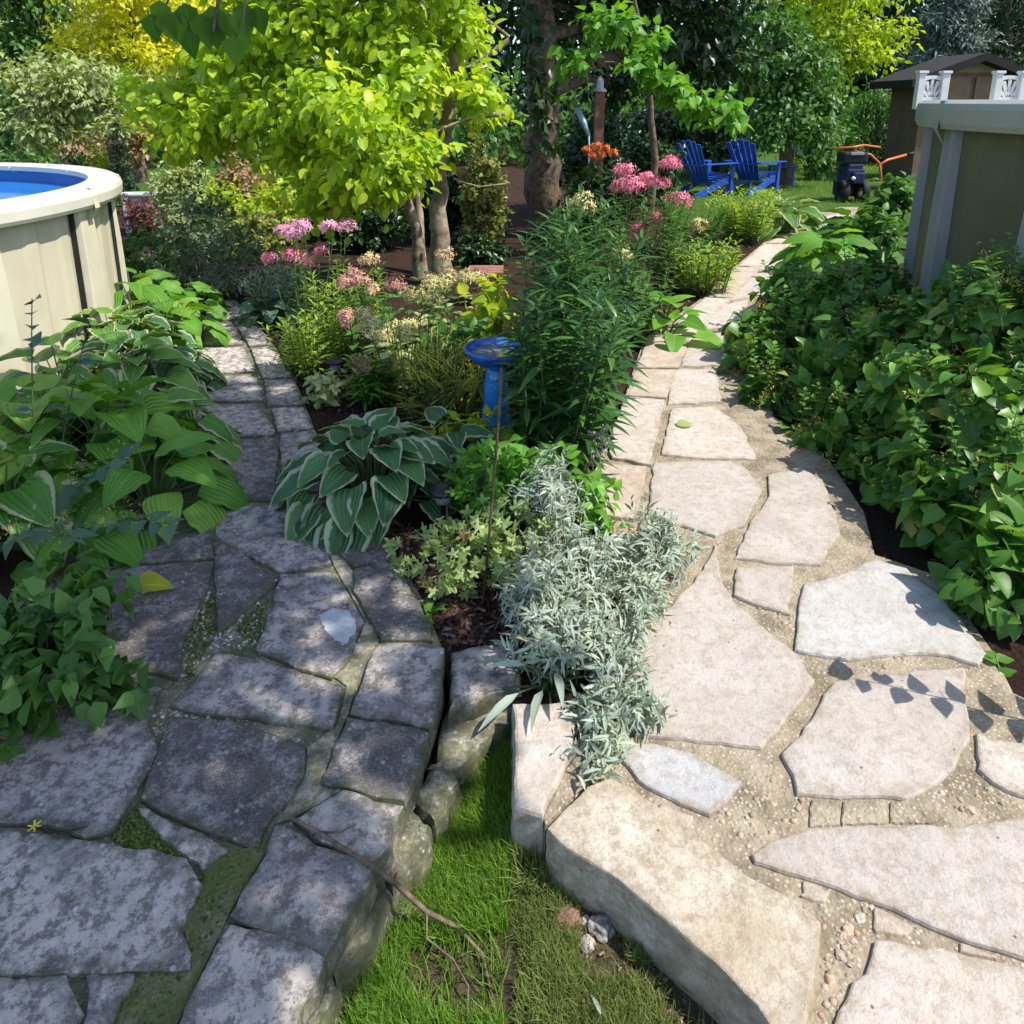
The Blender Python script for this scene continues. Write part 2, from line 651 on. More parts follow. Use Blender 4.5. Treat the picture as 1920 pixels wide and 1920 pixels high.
M_mort_new = mortar_mat('sandy_mortar', (0.36, 0.305, 0.225), (0.20, 0.165, 0.115), PEB, 0.0)
M_mort_old = mortar_mat('mossy_mortar', (0.24, 0.225, 0.17), (0.14, 0.135, 0.09), [(0.4, 0.37, 0.31), (0.3, 0.27, 0.2), (0.5, 0.48, 0.42)], 0.45)
M_joint = stone_old('pale_mortar', (0.27, 0.26, 0.215), (0.15, 0.15, 0.11), (0.16, 0.165, 0.10), 0.7, 21.0, 0.5)
M_mulch = soil_mat('mulch', (0.022, 0.013, 0.010), (0.065, 0.036, 0.026), (0.13, 0.075, 0.052), 55)
M_soil = soil_mat('lawn_soil', (0.07, 0.05, 0.032), (0.16, 0.12, 0.075), (0.24, 0.19, 0.13), 40)
M_bark = plain('bark', (0.19, 0.135, 0.095), 0.9, 0.3, 14, bump=1.0, bscale=25, col2=(0.06, 0.042, 0.032))
M_bark_pale = plain('pale_bark', (0.36, 0.29, 0.21), 0.9, 0.3, 9, bump=0.8, bscale=22, col2=(0.12, 0.09, 0.06))
M_twig = plain('twig', (0.23, 0.17, 0.12), 0.85, 0.3, 30, col2=(0.09, 0.065, 0.045))
M_stem = plain('green_stem', (0.10, 0.16, 0.05), 0.6, 0.2, 20)

# ------------------------------------------------------------------ the setting
LAWNZ = -0.17
SOILZ = -0.035
# outer line of the raised garden, from the lower left of the picture round the sunken lawn to the lower right
left_edge = [(560, 1960), (605, 1800), (690, 1630), (755, 1500), (800, 1370), (830, 1230), (845, 1300), (900, 1290), (962, 1270)]
right_edge = [(968, 1480), (1060, 1520), (1180, 1620), (1300, 1720), (1440, 1850), (1480, 1990)]


def poly_sheet(name, pts, mat, z=None, kind='structure'):
    mb = MB()
    mb.add([Vector((p[0], p[1], p[2] if z is None else z)) for p in pts], [tuple(range(len(pts)))])
    o = mb.build(name, mat)
    tag(o, kind=kind)
    return o


# ground: lower lawn level everywhere, with the raised beds on it
def lawn_h(x, y):
    k = min(1.0, max(0.0, (x + 0.12) / 0.2))
    return LAWNZ + 0.05 * k + 0.02 * mnoise.noise(Vector((x * 1.6, y * 1.6, 0)))


mb = MB()
xs = [-120, -40, -12, -5] + [-2 + 0.1 * i for i in range(41)] + [5, 12, 40, 120]
ys = [-60, -20, -8, -3] + [-1 + 0.1 * i for i in range(41)] + [6, 12, 40, 150]
vs = [(x, y, lawn_h(x, y) if abs(x) < 3 and -1.5 < y < 3.2 else LAWNZ - 0.02) for y in ys for x in xs]
nx_ = len(xs)
fs = [(j * nx_ + i, j * nx_ + i + 1, (j + 1) * nx_ + i + 1, (j + 1) * nx_ + i) for j in range(len(ys) - 1) for i in range(nx_ - 1)]
mb.add(vs, fs, True)
tag(mb.build('ground', M_soil), kind='structure')

# raised soil bed: fan of the edge lines to the far distance
ledge = [G(x, y, SOILZ) for x, y in left_edge]
redge = [G(x, y, SOILZ) for x, y in right_edge]
bed = [Vector((-100, 0.3, SOILZ)), Vector((ledge[0].x - .03, 0.3, SOILZ))] + ledge + redge + [Vector((redge[-1].x, 0.3, SOILZ)), Vector((100, 0.3, SOILZ)), Vector((100, 140, SOILZ)), Vector((-100, 140, SOILZ))]
poly_sheet('garden_soil', bed, M_mulch)

# lawn beyond the beds on the right
M_lawn = soil_mat('far_lawn', (0.035, 0.075, 0.012), (0.07, 0.14, 0.02), (0.11, 0.19, 0.035), 30)
far_lawn = [Vector((2.2, 10.2, SOILZ + .02)), Vector((4.6, 8.6, SOILZ + .02)), Vector((14, 8.6, SOILZ + .02)), Vector((22, 34, SOILZ + .02)), Vector((3.6, 34, SOILZ + .02)), Vector((3.2, 17, SOILZ + .02))]
poly_sheet('far_lawn', far_lawn, M_lawn)
far_lawn2 = [Vector((-14, 12.0, SOILZ + .02)), Vector((-2.6, 12.5, SOILZ + .02)), Vector((-4, 30, SOILZ + .02)), Vector((-30, 30, SOILZ + .02))]
poly_sheet('back_lawn', far_lawn2, M_lawn)

# mortar beds of the two paths
pl = [(-80, 1990), (-80, 1300), (100, 1060), (240, 950), (370, 830), (360, 760), (365, 700), (380, 640), (385, 590), (390, 562), (440, 562),
      (468, 590), (500, 630), (545, 690), (572, 760), (600, 830), (640, 930), (715, 1000), (755, 1060), (795, 1130), (828, 1212),
      (820, 1290), (800, 1370), (755, 1500), (700, 1622), (605, 1798), (550, 1960), (550, 1990)]
poly_sheet('path', [G(x, y, -0.013) for x, y in pl], M_mort_old)
pr = [(1020, 1535), (1030, 1440), (1085, 1345), (1150, 1250), (1195, 1180), (1100, 1010), (1105, 900), (1140, 830), (1172, 740), (1208, 635), (1240, 612), (1320, 556), (1380, 498), (1432, 455), (1480, 432),
      (1540, 398), (1575, 388), (1610, 388), (1600, 410), (1530, 440), (1500, 480), (1490, 540), (1480, 620), (1440, 700), (1450, 780), (1560, 870), (1620, 960), (1640, 1040), (1760, 1080), (1860, 1220),
      (1900, 1300), (1990, 1340), (1990, 2000), (1490, 2000), (1470, 1850), (1300, 1700), (1100, 1560)]
poly_sheet('path.001', [G(x, y, -0.013) for x, y in pr], M_mort_new)


# ------------------------------------------------------------------ flagstones
def in_poly(x, y, poly):
    c = False
    n = len(poly)
    for i in range(n):
        a, b = poly[i], poly[i - 1]
        if (a.y > y) != (b.y > y) and x < (b.x - a.x) * (y - a.y) / (b.y - a.y) + a.x:
            c = not c
    return c


def refine(pts, step, amp, rr):
    out = []
    n = len(pts)
    for i in range(n):
        a, b = pts[i], pts[(i + 1) % n]
        L = (b - a).length
        k = max(1, int(L / step))
        t = (b - a) / L
        nr = Vector((-t.y, t.x, 0))
        for j in range(k):
            q = a + (b - a) * (j / k)
            w = mnoise.noise(q * 14 + Vector((rr, 0, 0))) * amp * 1.6 + mnoise.noise(q * 60 + Vector((0, rr, 0))) * amp * 0.8
            out.append(q + nr * w)
    return out


def slab(name, px, mat, th=0.05, label=None, cat='flagstone', group=None, z=0.0, amp=0.006, bev=0.006, zt=0.0, side=None, grow=0.0):
    pts = [G(x, y, z) for x, y in px]
    area = sum(pts[i].x * pts[(i + 1) % len(pts)].y - pts[(i + 1) % len(pts)].x * pts[i].y for i in range(len(pts)))
    if area < 0:
        pts.reverse()
    c = sum(pts, Vector()) / len(pts)
    seed = R.random() * 50
    size = max((p - c).length for p in pts)
    ring = refine(pts, min(0.03, size * 0.12), amp, seed)
    n = len(ring)
    rings = []
    tilt = (R.uniform(-.004, .004), R.uniform(-.004, .004))

    def inset(r, d):
        o = []
        for i in range(n):
            t = (r[(i + 1) % n] - r[i - 1])
            t.z = 0
            t.normalize()
            o.append(r[i] + Vector((-t.y, t.x, 0)) * d * (0.6 + 0.8 * abs(mnoise.noise(r[i] * 30))))
        return o
    if grow:
        ring = inset(ring, -grow)
    r1 = ring
    r2 = inset(ring, bev * 0.5)
    r3 = inset(ring, bev * 1.5)
    r0 = inset(ring, -bev * 0.3)
    base = [(r0, -th, 1.0)]
    if th > 0.07:
        for q in range(1, 6):
            zq = -th + (th - bev * 1.4) * q / 6
            rg = []
            for i in range(n):
                p = ring[i]
                t = (ring[(i + 1) % n] - ring[i - 1])
                t.normalize()
                w = mnoise.noise(Vector((p.x * 22 + seed, p.y * 22, zq * 34))) * .007 + mnoise.noise(Vector((p.x * 70, p.y * 70 + seed, zq * 90))) * .003
                rg.append(p + Vector((t.y, -t.x, 0)) * (w + .002))
            base.append((rg, zq, 1.0))
    base += [(r1, -bev * 1.4, 1.0), (r2, -bev * 0.35, 1.0), (r3, 0, 0.9)]
    vs = []
    ev_ = []
    for rg, dz, e_ in base:
        for p in rg:
            tz = (p.x - c.x) * tilt[0] + (p.y - c.y) * tilt[1] if dz > -th else 0
            vs.append((p.x - c.x, p.y - c.y, dz + tz))
            ev_.append(e_)
    fs = []
    nr_ = len(base)
    for k in range(nr_ - 1):
        for i in range(n):
            j = (i + 1) % n
            fs.append((k * n + i, k * n + j, (k + 1) * n + j, (k + 1) * n + i))
    # top: triangulated with inner points so that it has a real relief
    rp = np.array([(p.x - c.x, p.y - c.y) for p in r3])
    stp = max(0.018, size / 16)
    lo, hi = rp.min(0), rp.max(0)
    gp = np.array([(x + R.uniform(-.3, .3) * stp, y + R.uniform(-.3, .3) * stp) for x in np.arange(lo[0] + stp / 2, hi[0], stp) for y in np.arange(lo[1] + stp / 2, hi[1], stp)]).reshape(-1, 2)
    A_, B_ = rp, np.roll(rp, -1, 0)
    ab = B_ - A_
    tt_ = np.clip(((gp[:, None] - A_[None]) * ab[None]).sum(2) / np.maximum((ab ** 2).sum(1), 1e-12)[None], 0, 1)
    ds = np.linalg.norm(gp[:, None] - (A_[None] + tt_[..., None] * ab[None]), axis=2).min(1)
    pv = [Vector((q[0], q[1], 0)) for q in rp]
    ins = [(gp[i], ds[i]) for i in range(len(gp)) if ds[i] > stp * .35 and in_poly(gp[i][0], gp[i][1], pv)]
    vin = [Vector((float(q[0]), float(q[1]))) for q in rp] + [Vector((float(q[0]), float(q[1]))) for q, _ in ins]
    ov, _, of, ovo, _, _ = delaunay_2d_cdt(vin, [], [list(range(n))], 1, 1e-6)
    off = len(vs)
    wide = min(0.028, size * .15)
    for v, orig in zip(ov, ovo):
        k_ = orig[0] if orig else 0
        dd = 0 if (not orig or k_ < n) else ins[k_ - n][1]
        wz = (mnoise.noise(Vector((v.x + c.x, v.y + c.y, seed)) * 9) * .005 + mnoise.noise(Vector((v.x, v.y, seed)) * 35) * .0014) * min(1, dd / .03)
        vs.append((v.x, v.y, v.x * tilt[0] + v.y * tilt[1] + wz + (.0006 if dd else 0)))
        ev_.append(max(0, .9 - dd / wide))
    fs += [tuple(off + i for i in f) for f in of]
    me = bpy.data.meshes.new(name)
    me.from_pydata(vs, [], fs)
    me.materials.append(mat)
    me.update()
    me.polygons.foreach_set('use_smooth', [i >= (nr_ - 1) * n for i in range(len(fs))])
    me.attributes.new('edge', 'FLOAT', 'POINT').data.foreach_set('value', ev_)
    o = bpy.data.objects.new(name, me)
    o.location = (c.x, c.y, z)
    C.objects.link(o)
    tag(o, label, cat, group)
    return o


g0, g1, gd, gm = M_old[0], M_old[1], M_old_dark, M_old_moss
old = [
 ([(-80, 1558), (24, 1560), (150, 1577), (230, 1590), (350, 1605), (366, 1640), (378, 1660), (350, 1710), (340, 1745), (352, 1790), (354, 1815), (180, 1820), (-80, 1824)], g1, 'large weathered flagstone with pale lichen filling the lower left corner'),
 ([(190, 1262), (300, 1290), (272, 1350), (300, 1402), (240, 1500), (212, 1555), (160, 1566), (90, 1546), (-80, 1530), (-80, 1330)], g0, 'broad grey flagstone half under the leafy bush at the lower left'),
 ([(255, 1062), (398, 1052), (385, 1110), (345, 1190), (333, 1270), (250, 1247), (130, 1215), (110, 1080)], gd, 'dark flagstone beside the fallen yellow leaf'),
 ([(250, 955), (392, 955), (398, 1044), (255, 1054)], gd, 'dark flagstone shaded by the overhanging hosta leaves'),
 ([(404, 1003), (430, 1022), (520, 1086), (470, 1130), (410, 1186), (404, 1060)], gd, 'narrow triangular dark flagstone pointing down the path'),
 ([(525, 1076), (620, 1071), (650, 1110), (680, 1166), (652, 1236), (620, 1268), (560, 1250), (480, 1215), (510, 1140)], g0, 'grey flagstone with a big pale lichen patch on its right'),
 ([(405, 1225), (470, 1232), (640, 1285), (632, 1330), (620, 1365), (500, 1345), (400, 1335), (315, 1325), (360, 1280)], g0, 'wide grey flagstone just above the darkest flagstone'),
 ([(320, 1345), (430, 1352), (570, 1395), (568, 1450), (540, 1495), (510, 1530), (480, 1583), (390, 1556), (330, 1528), (265, 1495), (300, 1410)], gd, 'darkest big flagstone with the twig end lying on it'),
 ([(262, 1512), (330, 1542), (390, 1570), (425, 1592), (380, 1622), (345, 1600), (290, 1550)], g1, 'narrow broken sliver of stone below the darkest flagstone'),
 ([(410, 955), (520, 945), (583, 966), (606, 1010), (622, 1056), (530, 1070), (440, 1030), (405, 1000)], g0, 'grey flagstone to the left of the variegated hosta foot'),
 ([(385, 826), (515, 821), (520, 850), (514, 900), (520, 936), (440, 936), (410, 920), (390, 880)], gd, 'smooth dark flagstone left of the variegated hosta leaves'),
 ([(368, 760), (480, 756), (512, 800), (514, 815), (380, 819), (366, 800)], g0, 'thin grey flagstone with a ragged crack, above the smooth dark one'),
 ([(368, 706), (470, 701), (490, 722), (492, 750), (368, 753)], g0, 'grey flagstone on the old path beside the third kerb stone'),
 ([(378, 652), (455, 650), (478, 695), (372, 700)], g1, 'pale flagstone on the far stretch of the old path'),
 ([(386, 604), (436, 602), (455, 645), (382, 647)], g0, 'small grey flagstone near the far end of the old path'),
 ([(388, 566), (436, 566), (440, 598), (386, 600)], g1, 'farthest flagstone of the old path, by the silvery plants'),
 ([(-80, 1832), (120, 1830), (150, 1900), (110, 1985), (-80, 1990)], g1, 'broken mossy stone at the bottom left edge'),
 ([(165, 1828), (250, 1826), (215, 1900), (180, 1985), (150, 1985), (165, 1900)], g0, 'small wedge stone at the bottom beside the moss strip'),
]
for px, m, lab in old:
    slab('flagstone', px, m, 0.05, lab, group='weathered flagstones of the old path', grow=0.006)

kerb_old = [
 ([(300, 1990), (350, 1882), (430, 1732), (520, 1752), (604, 1800), (560, 1915), (535, 1990)], g1, 'kerb stone at the very bottom of the old path edge'),
 ([(520, 1545), (560, 1562), (600, 1582), (695, 1622), (700, 1640), (640, 1740), (605, 1790), (540, 1757), (430, 1718), (450, 1680), (500, 1600)], g0, 'large kerb stone speckled with lichen next to the lower lawn'),
 ([(645, 1482), (700, 1500), (755, 1512), (722, 1590), (700, 1614), (600, 1574), (547, 1537), (600, 1508)], g1, 'cracked kerb stone crossed by the fallen twig'),
 ([(655, 1345), (735, 1356), (803, 1372), (782, 1440), (757, 1500), (700, 1492), (655, 1476), (605, 1464), (630, 1400)], gd, 'kerb stone with a black stain across its middle'),
 ([(715, 1206), (790, 1204), (833, 1213), (826, 1290), (805, 1366), (740, 1350), (657, 1337), (680, 1270), (700, 1225)], g0, 'corner kerb stone where the low wall turns right'),
 ([(665, 1066), (720, 1051), (750, 1070), (790, 1140), (812, 1199), (715, 1199), (690, 1150), (665, 1105)], gd, 'kerb stone between the corner stone and the mulch'),
 ([(595, 965), (650, 945), (700, 1000), (730, 1048), (665, 1060), (640, 1040), (615, 990)], gd, 'dark kerb stone tucked below the variegated hosta'),
 ([(525, 812), (590, 806), (612, 850), (630, 925), (585, 955), (530, 935)], g0, 'kerb stone hidden under the variegated hosta leaves'),
 ([(510, 764), (568, 762), (585, 802), (520, 808)], g1, 'pale kerb stone just beyond the variegated hosta'),
 ([(496, 712), (550, 710), (566, 758), (502, 760)], g0, 'kerb stone with a square end, second beyond the hosta'),
 ([(470, 652), (512, 648), (549, 706), (492, 708)], g1, 'long kerb stone beside the strip of bare mulch'),
 ([(446, 613), (485, 610), (510, 645), (468, 649)], g0, 'kerb stone near the far solar light'),
 ([(426, 575), (458, 573), (482, 607), (444, 610)], g1, 'farthest kerb stone of the old path'),
]
for px, m, lab in kerb_old:
    slab('kerb_stone', px, m, 0.085, lab, 'kerb stone', 'kerb stones of the old path', z=0.006, bev=0.004, grow=0.003)
# wall running right from the corner
slab('wall_stone', [(846, 1222), (900, 1208), (975, 1196), (975, 1292), (930, 1300), (890, 1322), (842, 1330)], g1, 0.10, 'flat pinkish grey wall stone beside the mulch corner', 'wall stone', z=-0.01, bev=0.01)
lower = [
 ([(838, 1322), (900, 1326), (985, 1296), (990, 1330), (930, 1380), (880, 1420), (840, 1450), (810, 1440), (815, 1380)], 'mossy boulder under the turning corner of the wall'),
 ([(800, 1425), (855, 1440), (850, 1490), (822, 1540), (790, 1530), (772, 1490)], 'short mossy stone below the stained kerb stone'),
 ([(765, 1500), (812, 1535), (800, 1580), (765, 1640), (735, 1660), (712, 1640), (722, 1590)], 'rounded mossy stone under the fallen twig'),
 ([(706, 1630), (740, 1665), (715, 1720), (670, 1790), (635, 1840), (606, 1815), (640, 1745)], 'long mossy stone below the lichen speckled kerb'),
 ([(600, 1810), (635, 1850), (610, 1920), (590, 2000), (550, 2000), (565, 1900)], 'mossy stone at the bottom foot of the wall'),
]
for px, lab in lower:
    slab('wall_stone', px, gm, 0.16, lab, 'wall stone', 'mossy lower course of the old wall', z=-0.065, bev=0.018, amp=0.012)

# pale mortar strips of the old path (trowelled joints)
for px in ([(592, 968), (606, 972), (640, 1040), (665, 1075), (690, 1150), (712, 1200), (690, 1230), (672, 1270), (655, 1335), (628, 1400), (603, 1464), (640, 1480), (600, 1506), (545, 1536), (515, 1545), (545, 1500), (572, 1452), (576, 1400), (630, 1362), (640, 1330), (650, 1285), (625, 1268), (656, 1238), (684, 1165), (655, 1110), (626, 1062)],
           [(384, 1626), (428, 1594), (484, 1586), (520, 1552), (498, 1600), (448, 1680), (426, 1722), (352, 1880), (300, 1990), (190, 1990), (222, 1900), (258, 1826), (358, 1816), (356, 1788), (344, 1745), (354, 1712), (382, 1660)]):
    o = slab('path_joint', px, M_joint if px[0][0] == 592 else mortar_mat('green_mortar', (0.20, 0.19, 0.11), (0.13, 0.14, 0.06), [(0.3, 0.27, 0.2)] * 3, 0.55, (0.11, 0.14, 0.03)), 0.02, z=-0.007, amp=0.001, bev=0.002)
    for k in ('label', 'category', 'group'):
        if k in o:
            del o[k]
    tag(o, kind='structure')
# white lichen patch on a stone: thin crust, part of that stone
lich = [o for o in bpy.data.objects if o.get('label', '').startswith('grey flagstone with a big pale')][0]
pts = refine([G(x, y, 0) for x, y in [(594, 1152), (622, 1142), (655, 1148), (672, 1165), (668, 1180), (650, 1208), (632, 1200), (610, 1180)]], 0.012, 0.01, 3.3)
mb = MB()
n = len(pts)
c = sum(pts, Vector()) / n
mb.add([p + Vector((0, 0, -0.004)) for p in pts] + [p + (c - p) * 0.05 + Vector((0, 0, 0.0035)) for p in pts], [tuple(range(2 * n - 1, n - 1, -1))] + [(i, (i + 1) % n, n + (i + 1) % n, n + i) for i in range(n)])
mb.build('lichen_patch', plain('lichen', (0.50, 0.51, 0.53), 0.9, 0.1, 60, bump=0.4, bscale=90), lich)

new = [
 ([(1195, 1390), (1240, 1396), (1290, 1406), (1395, 1465), (1370, 1495), (1330, 1525), (1240, 1490), (1195, 1460), (1160, 1420)], M_blue, 'small bluish flagstone behind the big yellow block'),
 ([(1345, 1020), (1350, 1080), (1375, 1125), (1440, 1180), (1500, 1230), (1528, 1275), (1490, 1330), (1430, 1402), (1330, 1390), (1190, 1375), (1185, 1290), (1190, 1200), (1240, 1150), (1300, 1090)], M_new[0], 'largest pink flagstone beside the silver foliage'),
 ([(1565, 1275), (1660, 1262), (1808, 1250), (1812, 1320), (1820, 1385), (1765, 1465), (1700, 1495), (1600, 1493), (1495, 1488), (1482, 1450), (1465, 1412), (1520, 1350), (1545, 1300)], M_new[0], 'pink flagstone with the shadow of a leafy sprig'),
 ([(1830, 1372), (1860, 1382), (1990, 1400), (1990, 1510), (1890, 1482), (1862, 1465), (1835, 1440)], M_new[1], 'pale flagstone cut off by the right edge, by the leaf shadow'),
 ([(1405, 1600), (1440, 1575), (1520, 1552), (1640, 1548), (1800, 1545), (1895, 1535), (1990, 1525), (1990, 1815), (1895, 1788), (1780, 1750), (1640, 1690), (1500, 1640), (1415, 1615)], M_new[0], 'long pointed pale flagstone reaching the right edge'),
 ([(1640, 1760), (1760, 1775), (1990, 1828), (1990, 2000), (1545, 2000), (1570, 1890), (1620, 1820)], M_new[1], 'pale flagstone in the bottom right corner'),
 ([(1640, 1045), (1700, 1065), (1780, 1130), (1850, 1225), (1835, 1245), (1780, 1228), (1690, 1225), (1590, 1235), (1490, 1218), (1495, 1140), (1510, 1090), (1570, 1080)], M_white, 'bright white flagstone under the edge of the bush'),
 ([(1378, 1062), (1490, 1060), (1480, 1150), (1420, 1135), (1375, 1115)], M_new[0], 'small squarish flagstone between three larger ones'),
 ([(1440, 890), (1500, 875), (1545, 900), (1560, 950), (1578, 1000), (1555, 1030), (1540, 1058), (1440, 1052), (1378, 1045), (1400, 990), (1440, 930)], M_new[0], 'flagstone dappled by leaf shadows left of the bush'),
 ([(1225, 866), (1370, 862), (1405, 880), (1428, 920), (1395, 985), (1340, 1003), (1250, 975), (1215, 960)], M_new[0], 'rounded pink flagstone behind the silver foliage'),
 ([(1258, 765), (1340, 760), (1390, 800), (1420, 860), (1310, 858), (1240, 850)], M_new[1], 'flagstone with a fallen green leaf on it'),
 ([(1262, 692), (1345, 690), (1352, 752), (1252, 757)], M_new[1], 'flagstone half in leaf shade beyond the fallen leaf'),
 ([(1296, 626), (1372, 618), (1352, 684), (1275, 686)], M_new[0], 'flagstone narrowing between kerb and bush'),
 ([(1340, 575), (1404, 560), (1392, 606), (1310, 620)], M_new[1], 'flagstone at the narrow bend of the new path'),
 ([(1385, 515), (1480, 505), (1478, 545), (1356, 565)], M_new[0], 'flagstone just past the bend of the new path'),
 ([(1432, 470), (1496, 465), (1480, 500), (1395, 508)], M_new[0], 'flagstone on the far stretch near the bright hosta'),
 ([(1484, 440), (1530, 430), (1505, 460), (1448, 465)], M_new[1], 'second farthest flagstone of the new path'),
 ([(1530, 408), (1598, 396), (1590, 412), (1532, 428)], M_new[0], 'farthest flagstone of the new path, below the tiller'),
]
for px, m, lab in new:
    slab('flagstone', px, m, 0.05, lab, group='pale flagstones of the new path')
kerb_new = [
 ([(1122, 868), (1213, 873), (1193, 972), (1108, 960), (1100, 905)], M_kerbnew, 'nearest cream kerb stone, brushed by silver leaves'),
 ([(1172, 743), (1247, 749), (1218, 869), (1148, 856), (1138, 830)], M_new[1], 'bright kerb stone half covered by a blue shadow'),
 ([(1192, 691), (1270, 692), (1250, 745), (1172, 740)], M_kerbnew, 'kerb stone wholly in the shade beside the lilies'),
 ([(1212, 641), (1292, 642), (1272, 689), (1193, 688)], M_kerbnew, 'shaded kerb stone next beyond the lilies'),
 ([(1240, 616), (1312, 612), (1294, 640), (1214, 639)], M_kerbnew, 'sunlit kerb stone in front of the bright leafy clump'),
 ([(1322, 557), (1372, 560), (1316, 610), (1258, 612)], M_new[1], 'kerb stone at the start of the long curve'),
 ([(1382, 500), (1428, 502), (1375, 557), (1326, 555)], M_kerbnew, 'kerb stone in the middle of the long curve'),
 ([(1432, 457), (1474, 458), (1430, 499), (1384, 498)], M_new[1], 'kerb stone at the end of the long curve'),
 ([(1484, 433), (1522, 426), (1478, 455), (1436, 456)], M_kerbnew, 'farthest kerb stone, in front of the far hosta'),
]
for px, m, lab in kerb_new:
    slab('kerb_stone', px, m, 0.07, lab, 'kerb stone', 'kerb stones of the new path', z=0.008, bev=0.004)
slab('kerb_stone', [(1112, 980), (1195, 978), (1180, 1040), (1085, 1040)], plain('rusty_stone', (0.50, 0.30, 0.20), 0.9, 0.2, 12, bump=.5), 0.07, 'rust coloured flat stone among the silver foliage', 'kerb stone', z=0.004)
slab('wall_block', [(1025, 1553), (1100, 1472), (1145, 1457), (1180, 1470), (1300, 1560), (1400, 1640), (1500, 1690), (1542, 1728), (1535, 1790), (1525, 1830), (1514, 1900), (1490, 2010), (1418, 1886), (1340, 1805), (1257, 1731), (1158, 1648), (1060, 1588)],
     M_block, 0.16, 'big yellow cream rough block edging the lower lawn', 'stone block', z=0.022, bev=0.0045, amp=0.003)
slab('wall_block', [(964, 1318), (1060, 1312), (1082, 1345), (1075, 1400), (1050, 1450), (1022, 1512), (1016, 1526), (964, 1512)], M_new[1], 0.19, 'pale block at the end of the wall left of the yellow block', 'stone block', z=0.02, bev=0.009)
o = slab('path_joint', [(1088, 1350), (1130, 1440), (1100, 1468), (1022, 1548), (1018, 1530), (1052, 1452), (1078, 1400)], M_mort_new, 0.18, z=0.004, amp=0.002)
for k in ('label', 'category', 'group'):
    if k in o:
        del o[k]
tag(o, kind='structure')
# small filler stones set in the mortar
fill = [[(1520, 1498), (1574, 1500), (1572, 1545), (1518, 1548)], [(1580, 1500), (1660, 1500), (1662, 1542), (1578, 1544)], [(1668, 1502), (1760, 1475), (1768, 1530), (1752, 1540), (1670, 1542)],
        [(1240, 1505), (1300, 1530), (1290, 1560), (1232, 1520)], [(1505, 1648), (1560, 1668), (1545, 1690), (1500, 1680)], [(1640, 1700), (1720, 1735), (1700, 1755), (1640, 1742)], [(1800, 1765), (1880, 1790), (1870, 1800), (1800, 1782)]]
for i, px in enumerate(fill):
    slab('filler_stone', px, M_mort_new if i < 3 else M_kerbnew, 0.03, ['left of three sandy filler blocks in the joint above the long pointed flagstone', 'middle of three sandy filler blocks in the joint above the long pointed flagstone', 'right of three sandy filler blocks in the joint above the long pointed flagstone', 'small filler stone between the bluish flagstone and the yellow block', 'filler stone at the lower end of the yellow block', 'flat filler stone above the bottom right corner flagstone', 'filler stone in the bottom joint near the right edge'][i], 'stone', 'filler stones in the mortar joints', z=-0.006, amp=0.004, bev=0.004)

# ------------------------------------------------------------------ loose ground cover
def scatter(poly_px, n, z=0.0):
    poly = [G(x, y, z) for x, y in poly_px]
    x0, x1 = min(p.x for p in poly), max(p.x for p in poly)
    y0, y1 = min(p.y for p in poly), max(p.y for p in poly)
    out = []
    while len(out) < n:
        x, y = R.uniform(x0, x1), R.uniform(y0, y1)
        if in_poly(x, y, poly):
            out.append((x, y))
    return np.array(out)


def rnd_mat(name, stops, rough=0.9, spec=0.2):
    m, nt, out = new_mat(name)
    g = NT(nt)
    at = g.n('ShaderNodeAttribute', attribute_name='rnd')
    c = g.ramp(at.outputs['Fac'], stops)
    b = g.n('ShaderNodeBsdfPrincipled')
    g.l(c, b.inputs['Base Color'])
    b.inputs['Roughness'].default_value = rough
    b.inputs['Specular IOR Level'].default_value = spec
    g.l(b.outputs[0], out.inputs[0])
    return m


def solid_tmpl(kind):
    if kind == 'chip':
        v = np.array([(-.16, 0, 0), (.16, 0, .02), (.2, 1, 0), (-.1, 1, .03), (-.16, 0, .09), (.16, 0, .1), (.16, .95, .1), (-.1, .9, .1)])
    else:
        v = np.array([(-.35, .1, 0), (.35, .1, 0), (.4, .8, 0), (-.3, .9, 0), (-.26, .2, .4), (.25, .2, .45), (.27, .7, .42), (-.2, .75, .4)])
    f = np.array([(0, 1, 5, 4), (1, 2, 6, 5), (2, 3, 7, 6), (3, 0, 4, 7), (4, 5, 6, 7)])
    return v, f, np.zeros((8, 2))


def flat_scatter(name, polys, tm, mat, size, z, tilt=0.4):
    L = Leaves()
    for poly, n in polys:
        p = scatter(poly, n, z)
        N = len(p)
        pos = np.column_stack([p, np.full(N, z) if z > -.1 else np.array([lawn_h(a_, b_) + .004 for a_, b_ in p])])
        a = RN.rand(N) * 6.28
        d = np.column_stack([np.cos(a), np.sin(a), RN.normal(0, tilt, N)])
        nr = np.column_stack([RN.normal(0, tilt, N), RN.normal(0, tilt, N), np.ones(N)])
        L.add(tm, pos, d, nr, size * (0.5 + RN.rand(N) ** 2 * 1.3))
    o = L.build(name, mat)
    tag(o, kind='stuff')
    return o


